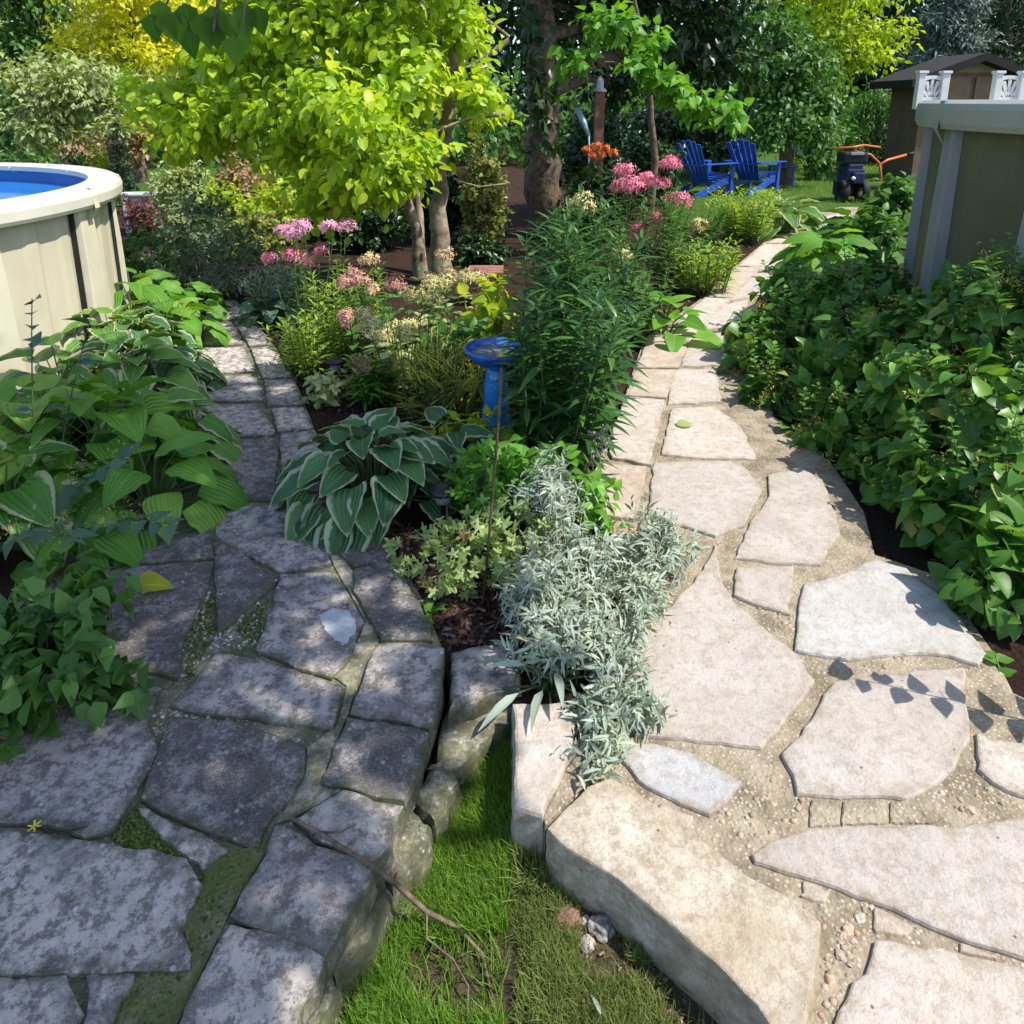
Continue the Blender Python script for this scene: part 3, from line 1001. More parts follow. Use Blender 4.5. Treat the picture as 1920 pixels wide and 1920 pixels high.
M_chip = rnd_mat('bark_chip', [(0.0, (0.018, 0.010, 0.008)), (0.5, (0.06, 0.032, 0.024)), (0.85, (0.13, 0.075, 0.055)), (1.0, (0.24, 0.17, 0.13))])
flat_scatter('bark_chips', [([(830, 1210), (745, 1030), (700, 960), (780, 1000), (960, 1100), (960, 1205)], 5200),
                            ([(575, 760), (540, 680), (500, 625), (520, 610), (600, 680), (690, 790)], 1500),
                            ([(1130, 830), (1200, 640), (1320, 560), (1290, 540), (1080, 620), (1040, 830)], 1800),
                            ([(1330, 552), (1430, 450), (1500, 425), (1400, 410), (1250, 520)], 1500)], solid_tmpl('chip'), M_chip, 0.028, SOILZ + 0.002)
M_peb = rnd_mat('pebble', [(0.0, (0.30, 0.25, 0.18)), (0.3, (0.33, 0.27, 0.20)), (0.6, (0.42, 0.37, 0.29)), (0.88, (0.42, 0.26, 0.17)), (1.0, (0.52, 0.49, 0.43))])
flat_scatter('joint_pebbles', [([(1545, 1690), (1640, 1700), (1610, 1830), (1540, 1960), (1520, 1960), (1545, 1800)], 230),
                               ([(1340, 1525), (1440, 1410), (1500, 1500), (1515, 1545), (1400, 1595), (1350, 1570)], 260),
                               ([(1760, 1490), (1825, 1440), (1890, 1500), (1890, 1535), (1780, 1535)], 150),
                               ([(1355, 1080), (1380, 1120), (1480, 1160), (1490, 1210), (1440, 1175), (1370, 1115)], 90),
                               ([(1395, 1000), (1440, 900), (1430, 960), (1380, 1050), (1350, 1040)], 70),
                               ([(1530, 1250), (1690, 1235), (1790, 1240), (1570, 1270), (1530, 1330)], 120),
                               ([(1240, 858), (1320, 862), (1310, 840), (1240, 835)], 40)], solid_tmpl('peb'), M_peb, 0.010, -0.0175)
M_peb2 = rnd_mat('old_pebble', [(0.0, (0.16, 0.15, 0.10)), (0.5, (0.30, 0.28, 0.22)), (0.85, (0.45, 0.43, 0.37)), (1.0, (0.6, 0.58, 0.5))])
flat_scatter('joint_pebbles', [([(405, 1190), (480, 1130), (505, 1140), (478, 1215), (400, 1222), (350, 1285), (335, 1270), (345, 1190), (390, 1110)], 800),
                               ([(265, 1500), (340, 1605), (240, 1590), (215, 1565)], 40), ([(310, 1330), (560, 1385), (560, 1395), (440, 1352), (290, 1380), (275, 1360)], 420)], solid_tmpl('peb'), M_peb2, 0.009, -0.016)
# moss tufts in the old joints
M_moss = rnd_mat('moss', [(0.0, (0.035, 0.055, 0.010)), (0.6, (0.09, 0.13, 0.025)), (1.0, (0.16, 0.19, 0.05))])
flat_scatter('moss', [([(262, 1505), (345, 1605), (240, 1592), (212, 1570)], 3500), ([(384, 1630), (428, 1596), (500, 1590), (440, 1690), (400, 1760), (360, 1850), (356, 1715)], 1700),
                      ([(255, 1830), (355, 1818), (280, 1990), (200, 1990)], 3500), ([(345, 1190), (400, 1110), (405, 1190), (350, 1285)], 900), ([(440, 1180), (505, 1120), (480, 1215)], 500)],
             solid_tmpl('peb'), M_moss, 0.006, -0.012, 0.8)

M_grass = leafmat('grass', (0.10, 0.21, 0.02), (0.19, 0.34, 0.04), (0.32, 0.40, 0.09), trans=0.4, rough=0.55, dead=(0.30, 0.24, 0.13))
M_grass_dry = leafmat('dry_grass', (0.12, 0.19, 0.03), (0.22, 0.27, 0.08), (0.36, 0.29, 0.15), trans=0.35, rough=0.6, dead=(0.34, 0.25, 0.15))


def grass(name, poly, n, mat, size, z, gate=0.0, gscale=3.0, upz=1.2):
    p = scatter(poly, n, z)
    keep = np.array([mnoise.noise(Vector((x * gscale, y * gscale, 3.0))) > gate or R.random() < .06 for x, y in p])
    p = p[keep]
    N = len(p)
    zz = np.array([lawn_h(x, y) if z < -0.1 else z for x, y in p])
    d = np.column_stack([RN.normal(0, .45, N), RN.normal(0, .45, N), np.full(N, upz)])
    nr = rdir(N)
    L = Leaves()
    L.add(T_BLADE, np.column_stack([p, zz]), d, nr, size * (0.4 + 0.8 * RN.rand(N)), 0.55 * RN.rand(N) + 0.4 * RN.rand(N) ** 2)
    o = L.build(name, mat)
    return tag(o, kind='stuff')


grass('lawn_grass', [(640, 1960), (730, 1760), (800, 1600), (840, 1480), (900, 1420), (985, 1310), (962, 1600), (940, 1990)], 30000, M_grass, 0.05, LAWNZ, -0.30)
grass('lawn_grass', [(968, 1640), (1060, 1640), (1160, 1760), (1290, 1860), (1400, 1990), (968, 1990)], 11000, M_grass_dry, 0.036, LAWNZ, 0.12, 6.0)
grass('lawn_grass', [(968, 1560), (1040, 1610), (1100, 1720), (968, 1720)], 900, M_grass_dry, 0.06, LAWNZ, -0.1)
# distant lawns
grass('far_grass', [(1470, 385), (1480, 300), (1500, 268), (1700, 262), (1705, 330), (1640, 385)], 16000, M_grass, 0.10, SOILZ + .02, -1, upz=1.0)
flat_scatter('lawn_litter', [([(760, 1480), (860, 1440), (840, 1600), (760, 1750), (640, 1960), (600, 1960), (700, 1700)], 160), ([(968, 1560), (1060, 1640), (1300, 1870), (1350, 1990), (968, 1990)], 120)],
             solid_tmpl('chip'), rnd_mat('litter', [(0.0, (0.10, 0.06, 0.03)), (0.6, (0.22, 0.15, 0.09)), (1.0, (0.36, 0.27, 0.17))]), 0.011, LAWNZ + 0.012)


# ------------------------------------------------------------------ plant builders
def stem_tube(mb, a, b, r, bend=0.12, seg=4, taper=0.5, n=4):
    a, b = Vector(a), Vector(b)
    L = (b - a).length
    pts = []
    off = Vector((R.uniform(-1, 1), R.uniform(-1, 1), 0.6)) * L * bend
    for i in range(n + 1):
        t = i / n
        pts.append(a + (b - a) * t + off * 4 * t * (1 - t) * 0.5)
    mb.tube(pts, [r * (1 - (1 - taper) * i / n) for i in range(n + 1)], seg, cap=False)


def hosta(name, px, py, rad, h, leaf, n, mat, label, tm=T_HOSTA, cat='hosta', group=None, z=0, zb=SOILZ, arc=(0, 6.283), tilt=1.0):
    b = G(px, py, zb)
    t = thing(name, b, label, cat, group)
    L = Leaves()
    sb = MB()
    for i in range(n):
        q = math.sqrt((i + 0.6) / n)
        a = arc[0] + (arc[1] - arc[0]) * ((i * 0.38197 + R.uniform(-.05, .05)) % 1.0)
        rr = rad * q * 0.72
        zz = h * (1.0 - 0.75 * q * q) * R.uniform(0.85, 1.1)
        p = b + Vector((math.cos(a) * rr, math.sin(a) * rr, zz))
        ou = Vector((math.cos(a), math.sin(a), 0))
        pit = (0.75 - 1.35 * q * tilt) + R.uniform(-.2, .2)
        d = ou + Vector((0, 0, pit)) + Vector((R.uniform(-.3, .3), R.uniform(-.3, .3), 0))
        nr = Vector((0, 0, 1)) + ou * (0.35 + 0.3 * q) + Vector((R.uniform(-.35, .35), R.uniform(-.35, .35), 0))
        L.add(tm, [p], [d], [nr], leaf * R.uniform(0.72, 1.12) * (0.8 + 0.3 * q))
        sb.tube([b + Vector((math.cos(a) * .02, math.sin(a) * .02, 0)), b + Vector((math.cos(a) * rr * .45, math.sin(a) * rr * .45, zz * .7)), p], [0.005, 0.004, 0.003], 4, False)
    L.build('foliage', mat, t)
    sb.build('stems', M_stem, t)
    return t


def stalks(name, px, py, rad, h, nst, per, leaf, mat, label, cat, tm=T_LANCE, lean=0.25, flat=0.3, group=None, stem_mat=None, zb=SOILZ, hvar=0.3, flower=None, start=0.15, leanv=(0, 0), whorl=2.4, topleaf=0.6, base=None):
    """upright leafy stems; flower=(builder) is called for the tops"""
    b = base if base is not None else G(px, py, zb)
    t = thing(name, b, label, cat, group)
    L = Leaves()
    sb = MB()
    tops = []
    for i in range(nst):
        a = R.uniform(0, 6.283)
        rr = rad * math.sqrt(R.random()) * 0.55
        p0 = b + Vector((math.cos(a) * rr, math.sin(a) * rr, 0))
        hh = h * (1 - hvar * R.random())
        p1 = p0 + Vector((math.cos(a) * rr * 0.8 + R.gauss(0, lean * .35) * hh + leanv[0] * hh, math.sin(a) * rr * 0.8 + R.gauss(0, lean * .35) * hh + leanv[1] * hh, hh))
        mid = (p0 + p1) / 2 + Vector((R.uniform(-.05, .05) * hh, R.uniform(-.05, .05) * hh, 0.04 * hh))
        sb.tube([p0, mid, p1], [0.005, 0.004, 0.0025], 4, False)
        tops.append(p1)
        pos, ds, ns, sz = [], [], [], []
        for k in range(per):
            tt = start + (1 - start) * (k + R.random() * .5) / per
            p = p0 * (1 - tt) ** 2 + (mid * 2 - (p0 + p1) / 2) * 2 * tt * (1 - tt) + p1 * tt * tt
            aa = k * whorl + a
            ou = Vector((math.cos(aa), math.sin(aa), 0))
            pos.append(p)
            ds.append(ou + Vector((0, 0, flat + R.uniform(-.3, .3) + (tt ** 4) * topleaf)))
            ns.append(Vector((R.uniform(-.2, .2), R.uniform(-.2, .2), 1)) - ou * 0.3)
            sz.append(leaf * R.uniform(.7, 1.1) * (1 - 0.45 * tt ** 3))
        L.add(tm, pos, ds, ns, sz)
    L.build('foliage', mat, t)
    sb.build('stems', stem_mat or M_stem, t)
    return t, tops


def bush(name, base, blobs, n, leaf, mat, label, cat='shrub', tm=T_OVATE, group=None, nst=14, down=0.35, stem_mat=None, clump=7, crad=0.09, shell=0.5, lvar=.35, stem_r=0.006, sprd=0.6):
    """leafy mass: blobs = (centre, radii) ellipsoids; leaves in small sprays along branchlets"""
    t = thing(name, base, label, cat, group)
    L = Leaves()
    sb = MB()
    vol = np.array([b[1][0] * b[1][1] * b[1][2] for b in blobs]) ** 0.67
    vol = vol / vol.sum()
    for (c, r), fr in zip(blobs, vol):
        m = max(3, int(n * fr / clump))
        u = rdir(m) * (shell + (1 - shell) * RN.rand(m, 1)) * (0.86 + 0.28 * RN.rand(m, 1))
        cc = np.array(c)[None] + u * np.array(r)[None]
        cc = cc[cc[:, 2] > base[2] + 0.02]
        for i in range(len(cc)):
            k = clump + R.randint(-2, 2)
            out = u[i] / (np.linalg.norm(u[i]) + 1e-6)
            axis = nrmz((out + RN.normal(0, .45, 3) + np.array([0, 0, .15]))[None])[0]
            tt = (np.arange(k) + 0.5) / k
            pos = cc[i][None] + axis[None] * (tt[:, None] - .5) * crad * 2 + RN.normal(0, crad * .12, (k, 3))
            sd = nrmz(np.cross(axis[None], RN.normal(size=(k, 3))))
            d = sd * 0.8 + axis[None] * 0.6 + np.array([0, 0, -down])[None] * (0.3 + RN.rand(k, 1))
            nr = np.array([0, 0, 1.0])[None] + out[None] * 0.7 + RN.normal(0, .4, (k, 3))
            L.add(tm, pos, d, nr, leaf * (1 - lvar + 2 * lvar * RN.rand(k)) * (1.0 - 0.25 * tt))
            if i % max(1, len(cc) // nst) == 0:
                stem_tube(sb, Vector((base[0] + (cc[i][0] - base[0]) * sprd + R.uniform(-.05, .05), base[1] + (cc[i][1] - base[1]) * sprd + R.uniform(-.05, .05), base[2])), Vector(cc[i]), stem_r, 0.08)
    L.build('foliage', mat, t)
    if sb.v:
        sb.build('stems', stem_mat or M_twig, t)
    return t


def petal_head(parent, c, r, mat, n=60, psize=0.018, name='flower_head', flat=0.75):
    L = Leaves()
    u = rdir(n)
    u[:, 2] = np.abs(u[:, 2]) * 1.0 - 0.25
    u = nrmz(u)
    pos0 = np.array(c)[None] + u * r * np.array([1, 1, flat])[None] * (0.55 + 0.6 * RN.rand(n, 1)) + RN.normal(0, r * .12, (n, 3))
    rr = RN.rand(n)
    for k in range(4):
        a = k * 1.5708
        e1 = nrmz(np.cross(u, np.array([0.3, 0.2, 1.0])[None]))
        e2 = np.cross(u, e1)
        d = e1 * math.cos(a) + e2 * math.sin(a) + u * 0.25
        L.add(T_PETAL, pos0, d, u, psize * (.6 + .5 * RN.rand(n)), rr)
    return L.build(name, mat, parent)


T_PETAL = tmpl(lambda t: 0.42 * math.sin(math.pi * min(1, 0.1 + 0.8 * t)), 1, 1, 0.1, 0.1)
# ------------------------------------------------------------------ leaf materials
GREEN = leafmat('leaf_green', (0.045, 0.13, 0.016), (0.07, 0.19, 0.025), (0.12, 0.26, 0.04), trans=0.35)
MID = leafmat('leaf_mid', (0.055, 0.14, 0.03), (0.085, 0.20, 0.04), (0.14, 0.28, 0.055), trans=0.35)
DARKG = leafmat('leaf_dark', (0.014, 0.042, 0.012), (0.025, 0.07, 0.018), (0.045, 0.105, 0.025), trans=0.22, rough=0.35)  # on the right background foliage this dark colour stands in for shade
LILY = leafmat('lily_leaf', (0.022, 0.070, 0.020), (0.040, 0.115, 0.026), (0.09, 0.20, 0.04), trans=0.25, rough=0.33)
HOSTA_G = leafmat('hosta_green', (0.09, 0.25, 0.03), (0.14, 0.34, 0.04), (0.24, 0.42, 0.06), trans=0.35, veins=1, rough=0.4)
HOSTA_GM = leafmat('hosta_green_cream_edge', (0.07, 0.20, 0.035), (0.11, 0.275, 0.045), (0.17, 0.35, 0.06), margin=(0.46, 0.48, 0.26), trans=0.3, veins=1, rough=0.4)
HOSTA_BM = leafmat('hosta_dark_white_edge', (0.045, 0.125, 0.05), (0.07, 0.18, 0.065), (0.11, 0.24, 0.075), margin=(0.42, 0.48, 0.32), trans=0.25, veins=1, rough=0.4)
BRIGHT = leafmat('leaf_bright', (0.10, 0.26, 0.03), (0.15, 0.36, 0.04), (0.22, 0.44, 0.06), trans=0.45)
YELLOWG = leafmat('leaf_yellowgreen', (0.22, 0.35, 0.02), (0.38, 0.50, 0.03), (0.60, 0.62, 0.06), trans=0.5, tcol=1.3)
YELLOW = leafmat('leaf_yellow', (0.42, 0.48, 0.03), (0.60, 0.60, 0.04), (0.74, 0.68, 0.06), trans=0.5)
OLIVE = leafmat('leaf_olive', (0.16, 0.20, 0.05), (0.27, 0.31, 0.08), (0.42, 0.43, 0.14), trans=0.35, dead=(0.28, 0.20, 0.12))
PALE = leafmat('leaf_pale', (0.24, 0.31, 0.12), (0.36, 0.43, 0.18), (0.48, 0.53, 0.25), trans=0.35)
BLUEG = leafmat('leaf_bluegreen', (0.075, 0.13, 0.075), (0.12, 0.19, 0.11), (0.18, 0.26, 0.15), trans=0.3)
SILVER = leafmat('leaf_silver', (0.24, 0.30, 0.24), (0.34, 0.41, 0.33), (0.44, 0.50, 0.41), trans=0.2, rough=0.7, dead=(0.30, 0.27, 0.19))
PALEVAR = leafmat('leaf_variegated_small', (0.20, 0.30, 0.09), (0.30, 0.40, 0.14), (0.42, 0.50, 0.22), trans=0.35, rough=0.5, dead=(0.30, 0.12, 0.06))
FEATHER = leafmat('leaf_feathery', (0.18, 0.32, 0.035), (0.30, 0.46, 0.06), (0.46, 0.58, 0.10), trans=0.45)
RUST = leafmat('leaf_russet', (0.28, 0.17, 0.11), (0.40, 0.27, 0.16), (0.48, 0.38, 0.20), trans=0.35)
BARB = leafmat('leaf_barberry', (0.10, 0.03, 0.035), (0.18, 0.055, 0.055), (0.26, 0.11, 0.08), trans=0.3)
CONIF = leafmat('leaf_conifer', (0.010, 0.030, 0.012), (0.020, 0.055, 0.020), (0.035, 0.08, 0.03), trans=0.1, rough=0.6)
SPRUCE = leafmat('leaf_spruce', (0.05, 0.085, 0.075), (0.10, 0.15, 0.135), (0.20, 0.26, 0.24), trans=0.1, rough=0.6)
BUSHR = leafmat('leaf_bush', (0.055, 0.15, 0.026), (0.10, 0.25, 0.038), (0.21, 0.40, 0.065), trans=0.34, rough=0.38, dead=(0.30, 0.33, 0.06))
PINK = rnd_mat('pink_petal', [(0.0, (0.62, 0.13, 0.22)), (0.6, (0.80, 0.24, 0.34)), (1.0, (0.85, 0.42, 0.48))], 0.6)
PALEPINK = rnd_mat('pale_pink_petal', [(0.0, (0.62, 0.22, 0.34)), (1.0, (0.78, 0.45, 0.56))], 0.6)
CREAM = rnd_mat('cream_petal', [(0.0, (0.40, 0.38, 0.12)), (0.6, (0.56, 0.50, 0.22)), (1.0, (0.66, 0.58, 0.34))], 0.7)
ORANGE = rnd_mat('orange_petal', [(0.0, (0.50, 0.10, 0.03)), (1.0, (0.70, 0.22, 0.06))], 0.6)
FYEL = rnd_mat('yellow_petal', [(0.0, (0.62, 0.50, 0.04)), (1.0, (0.72, 0.62, 0.10))], 0.6)
BUD = rnd_mat('bud', [(0.0, (0.20, 0.22, 0.05)), (0.6, (0.36, 0.36, 0.10)), (1.0, (0.42, 0.25, 0.10))], 0.6)


def with_flowers(t, tops, mat, r, n, k=None, psize=0.018, flat=.75):
    for p in tops[:k]:
        petal_head(t, p, r * R.uniform(.8, 1.15), mat, n, psize, flat=flat)


def blob(px, py, depth, rx, ry, rz=None):
    """ellipsoid centred on a photograph pixel at a given depth; radii in photograph pixels"""
    c = P(px, py, depth)
    k = mperpx(c)
    return (tuple(c), (rx * k, rx * k if rz is None else rz, ry * k))


# ------------------------------------------------------------------ left garden, near plants
hosta('hosta_plant', 95, 905, 0.50, 0.42, 0.26, 34, HOSTA_G, 'big plain green hosta with glossy leaves at the left edge', group='hostas along the pool')
hosta('hosta_plant', 20, 1010, 0.40, 0.34, 0.22, 26, HOSTA_GM, 'cream edged hosta at the left edge above the leafy bush', group='hostas along the pool')
hosta('hosta_plant', 160, 1040, 0.26, 0.16, 0.17, 14, HOSTA_G, 'low green hosta behind the leafy bush', tm=T_HOSTA2, group='hostas along the pool')
hosta('hosta_plant', 290, 960, 0.42, 0.28, 0.23, 24, HOSTA_G, 'plain green hosta whose leaves spill on the path above the yellow leaf', tm=T_HOSTA2, group='hostas along the pool')
hosta('hosta_plant', 205, 905, 0.50, 0.44, 0.23, 30, HOSTA_G, 'plain green hosta between the left edge one and the path', group='hostas along the pool')
hosta('hosta_plant', 310, 860, 0.42, 0.32, 0.20, 30, HOSTA_GM, 'cream edged hosta leaning over the old path', tm=T_HOSTA2, group='hostas along the pool')
hosta('hosta_plant', 130, 800, 0.46, 0.42, 0.22, 34, HOSTA_GM, 'cream edged hosta against the pool wall', group='hostas along the pool')
hosta('hosta_plant', 250, 770, 0.46, 0.40, 0.20, 40, HOSTA_GM, 'cream edged hosta in the middle of the hosta bank', group='hostas along the pool')
hosta('hosta_plant', 325, 735, 0.36, 0.30, 0.16, 36, HOSTA_BM, 'dark hosta with white leaf edges at the path side', tm=T_HOSTA2, group='hostas along the pool')
hosta('hosta_plant', 262, 690, 0.42, 0.36, 0.17, 36, HOSTA_BM, 'dark white edged hosta behind the path side one', group='hostas along the pool')
hosta('hosta_plant', 215, 690, 0.40, 0.38, 0.18, 34, HOSTA_GM, 'cream edged hosta by the last pool post', group='hostas along the pool')
hosta('hosta_plant', 320, 655, 0.48, 0.36, 0.20, 44, HOSTA_G, 'dark green hosta with long drooping leaves beside the far path', tm=T_HOSTA2, group='hostas along the pool')
hosta('hosta_plant', 255, 610, 0.60, 0.42, 0.22, 44, HOSTA_G, 'green hosta where the pool wall curves away', tm=T_HOSTA2, group='hostas along the pool')
hosta('hosta_plant', 345, 600, 0.42, 0.28, 0.18, 30, HOSTA_G, 'farthest green hosta of the bank', tm=T_HOSTA2, group='hostas along the pool')
hosta('hosta_plant', 700, 945, 0.48, 0.34, 0.175, 64, HOSTA_BM, 'large hosta with white edged leaves standing alone beside the kerb')
hosta('hosta_plant', 850, 905, 0.30, 0.30, 0.16, 22, HOSTA_BM, 'smaller white edged hosta behind the solar light', tm=T_HOSTA2)
hosta('hosta_plant', 505, 610, 0.26, 0.24, 0.14, 22, leafmat('hosta_blue', (0.06, 0.14, 0.08), (0.09, 0.19, 0.11), trans=0.25, veins=1), 'bluish hosta at the far end of the old kerb')

# leafy bush in the lower left corner
b0 = G(70, 1330, SOILZ)
bush('leafy_bush', b0, [((b0.x + .0, b0.y + .02, .12), (.24, .20, .14)), ((b0.x + .14, b0.y - .02, .08), (.15, .14, .10)), ((b0.x - .1, b0.y - .12, .08), (.20, .12, .10)), ((b0.x + .02, b0.y + .16, .18), (.18, .14, .12))], 1100, 0.075,
     MID, 'mid green leafy bush spreading over the stones at the lower left', clump=8, crad=.075, down=.5)
# euonymus like sprays with dark leaves and buds
def spray(name, p0, p1, leaf, mat, label, n=12, buds=0, budmat=BUD, r=.004, cat='plant'):
    t = thing(name, p0, label, cat)
    sb = MB()
    p0, p1 = Vector(p0), Vector(p1)
    mid = (p0 + p1) / 2 + Vector((0, 0, (p1 - p0).length * .12))
    L = Leaves()
    B = Leaves()
    pts = []
    for i in range(9):
        tt = i / 8
        pts.append(p0 * (1 - tt) ** 2 + mid * 2 * tt * (1 - tt) + p1 * tt * tt)
    sb.tube(pts, [r * (1 - .06 * i) for i in range(9)], 5, False)
    for k in range(n):
        tt = 0.15 + .85 * (k + .5) / n
        p = p0 * (1 - tt) ** 2 + mid * 2 * tt * (1 - tt) + p1 * tt * tt
        ax = (p1 - p0).normalized()
        sd = ax.cross(Vector((R.uniform(-.5, .5), R.uniform(-.5, .5), 1))).normalized() * (1 if k % 2 else -1)
        L.add(T_OVATE, [p], [sd + ax * .5 + Vector((0, 0, R.uniform(-.5, .2)))], [Vector((R.uniform(-.4, .4), R.uniform(-.4, .4), 1))], leaf * R.uniform(.7, 1.1))
        if buds and k % 2 == 0:
            bp = p + Vector((R.uniform(-.04, .04), R.uniform(-.04, .04), .03))
            q = bp + Vector((0, 0, .02))
            pos = np.array(q)[None] + RN.normal(0, .022, (buds, 3))
            B.add(T_NEEDLE, pos, rdir(buds), rdir(buds), 0.006)
            B.add(T_PETAL, pos, rdir(buds), rdir(buds), 0.011)
            sb.tube([p, q], [.0015, .001], 4, False)
    L.build('foliage', mat, t)
    sb.build('stems', M_stem, t)
    if buds:
        tag(B.build('buds', budmat, t), kind='stuff')
    return t


DULL = leafmat('leaf_dull_blue', (0.05, 0.11, 0.06), (0.07, 0.15, 0.08), (0.10, 0.18, 0.09), trans=0.2)
b1 = G(70, 960, SOILZ)
spray('shrub_sprig', b1, P(60, 560, 2.9), .10, DULL, 'thin sprig with dark leaves rising before the pool wall', 14, 0)
spray('shrub_sprig', b1 + Vector((.06, 0, 0)), P(170, 600, 3.0), .10, DULL, 'dark leaved sprig leaning towards the hostas', 14, 5)
spray('shrub_sprig', b1 + Vector((.1, -.1, 0)), P(240, 860, 2.45), .10, DULL, 'budding sprig arching over the green hosta leaves', 16, 10)
spray('shrub_sprig', b1 + Vector((.12, -.2, 0)), P(330, 985, 2.35), .08, DULL, 'budding sprig hanging between the big hosta leaves', 18, 12)
spray('shrub_sprig', b1 + Vector((.0, -.3, 0)), P(150, 1010, 2.1), .09, DULL, 'budding sprig at the left above the leafy bush', 16, 10)
spray('shrub_sprig', G(330, 985, SOILZ), P(480, 1015, 2.75), .06, DULL, 'low sprig trailing out across the old path', 22, 8)
spray('shrub_sprig', G(330, 975, SOILZ), P(425, 935, 2.85), .06, DULL, 'low sprig beside the trailing one, with tiny buds', 16, 10)

# bright / pale small plants right of the old path
b = G(880, 1110, SOILZ)
bush('cranesbill_plant', b, [((b.x, b.y + .05, .07), (.26, .20, .10)), ((b.x + .14, b.y + .15, .10), (.20, .16, .12))], 420, 0.062, PALEVAR, 'low pale variegated plant with lobed leaves on the mulch', 'plant', T_PALM, clump=4, crad=.03, down=-.1, nst=10, stem_r=.002, stem_mat=M_stem)
b = G(915, 985, SOILZ)
bush('leafy_plant', b, [((b.x, b.y, .16), (.14, .14, .14))], 160, 0.085, BRIGHT, 'bright green lobed plant behind the garden rod', 'plant', T_PALM, clump=4, crad=.04, down=.1, nst=8, stem_r=.003, stem_mat=M_stem)
b = G(620, 760, SOILZ)
bush('leafy_plant', b, [((b.x, b.y, .07), (.13, .12, .09))], 120, 0.06, PALE, 'small pale plant at the mulch edge behind the white edged hosta', 'plant', T_OVATE, clump=4, crad=.03, nst=5, stem_r=.002)
stalks('leafy_plant', 688, 762, .12, .30, 8, 14, .12, BRIGHT, 'fresh green plant with narrow leaves beside the brown seed heads', 'plant', T_LANCE, lean=.35)
stalks('weed', 812, 1165, .04, .05, 5, 3, .05, GREEN, 'tiny green weed on the mulch next to the corner kerb stone', 'weed', T_OVATE, lean=1)
stalks('feathery_plant', 585, 700, .26, .46, 30, 20, .10, FEATHER, 'feathery light green plant at the edge of the mulch strip', 'plant', T_LANCE_LO, lean=.25)
stalks('feathery_plant', 655, 660, .28, .62, 34, 22, .10, FEATHER, 'tall yellow green feathery plant below the pink flowers', 'plant', T_LANCE_LO, lean=.2)
stalks('feathery_plant', 520, 600, .26, .36, 26, 16, .08, BLUEG, 'bluish feathery plant next to the far solar light', 'plant', T_LANCE_LO, lean=.3)
for px_, py_, ym, lab in ((605, 640, .88, 'tall pink phlox under the tree, the upper left clump of flowers'),):
    b = G(px_, py_, SOILZ)
    t, tops = stalks('phlox_plant', px_, py_, .24, ym, 12, 14, .085, MID, lab, 'phlox', T_LANCE, lean=.12, hvar=.12)
    with_flowers(t, tops, PALEPINK, .062, 60, 8, .026)
t, tops = stalks('phlox_plant', 575, 625, .22, .66, 9, 12, .085, MID, 'shorter pink phlox left below the tall one', 'phlox', T_LANCE, lean=.15, hvar=.15)
with_flowers(t, tops, PINK, .052, 55, 7, .025)
t, tops = stalks('phlox_plant', 668, 690, .10, .42, 4, 12, .07, MID, 'small phlox with one rosy head near the solar light', 'phlox', T_LANCE, lean=.1)
with_flowers(t, tops, PINK, .04, 50, 2, .022)
for i, (px_, py_, rad, hh, k, mt, lab) in enumerate([(765, 735, .28, .50, 6, CREAM, 'hydrangea with large yellowish cream heads under the tree'),
                                       (700, 690, .25, .62, 5, rnd_mat('faded_petal', [(0, (.45, .20, .15)), (1, (.62, .36, .28))], .7), 'hydrangea with faded pinkish heads beside the phlox'),
                                       (835, 690, .28, .62, 6, CREAM, 'hydrangea with cream heads in front of the right trunk'),
                                       (790, 650, .26, .62, 5, rnd_mat('peach_petal', [(0, (.50, .34, .16)), (1, (.66, .50, .30))], .7), 'hydrangea with peach coloured heads at the trunk foot'),
                                       (715, 755, .16, .34, 3, rnd_mat('brown_petal', [(0, (.20, .14, .07)), (1, (.36, .26, .13))], .8), 'hydrangea with brown faded heads above the hosta')]):
    t, tops = stalks('hydrangea_plant', px_, py_, rad, hh, 11, 9, .11, PALE if i in (0, 2) else MID, lab, 'hydrangea', T_OVATE, lean=.25, hvar=.35)
    with_flowers(t, tops, mt, .062, 70, k, .024, .9)
b = G(905, 750, SOILZ)
stalks('ornamental_grass', 850, 800, .20, .46, 60, 3, .30, leafmat('grass_gold', (0.30, 0.34, 0.05), (0.46, 0.46, 0.08), (0.55, 0.55, 0.14), trans=0.45), 'clump of golden grass left of the birdbath', 'grass', T_BLADE, lean=.5, flat=1.2, start=.05)
stalks('ornamental_grass', 790, 790, .18, .62, 22, 10, .07, YELLOWG, 'airy yellow green stems behind the large white edged hosta', 'grass', T_LANCE_LO, lean=.35, flat=.6)
b = G(930, 700, SOILZ)
bush('golden_shrub', b, [((b.x, b.y, .32), (.20, .18, .30))], 300, .10, YELLOWG, 'golden leaved shrub behind the birdbath bowl', 'shrub', T_OVATE, clump=5, crad=.07)
b = G(860, 740, SOILZ)
bush('leafy_plant', b, [((b.x, b.y, .22), (.20, .16, .20))], 260, .09, GREEN, 'mid green leafy plant between golden grass and hydrangeas', 'plant', T_OVATE, clump=5, crad=.06)
b = G(860, 880, SOILZ)
bush('golden_ground_plant', b, [((b.x + .05, b.y, .10), (.22, .16, .13))], 260, .06, YELLOWG, 'low golden plant at the foot of the birdbath', 'plant', T_OVATE, clump=5, crad=.04, nst=5)
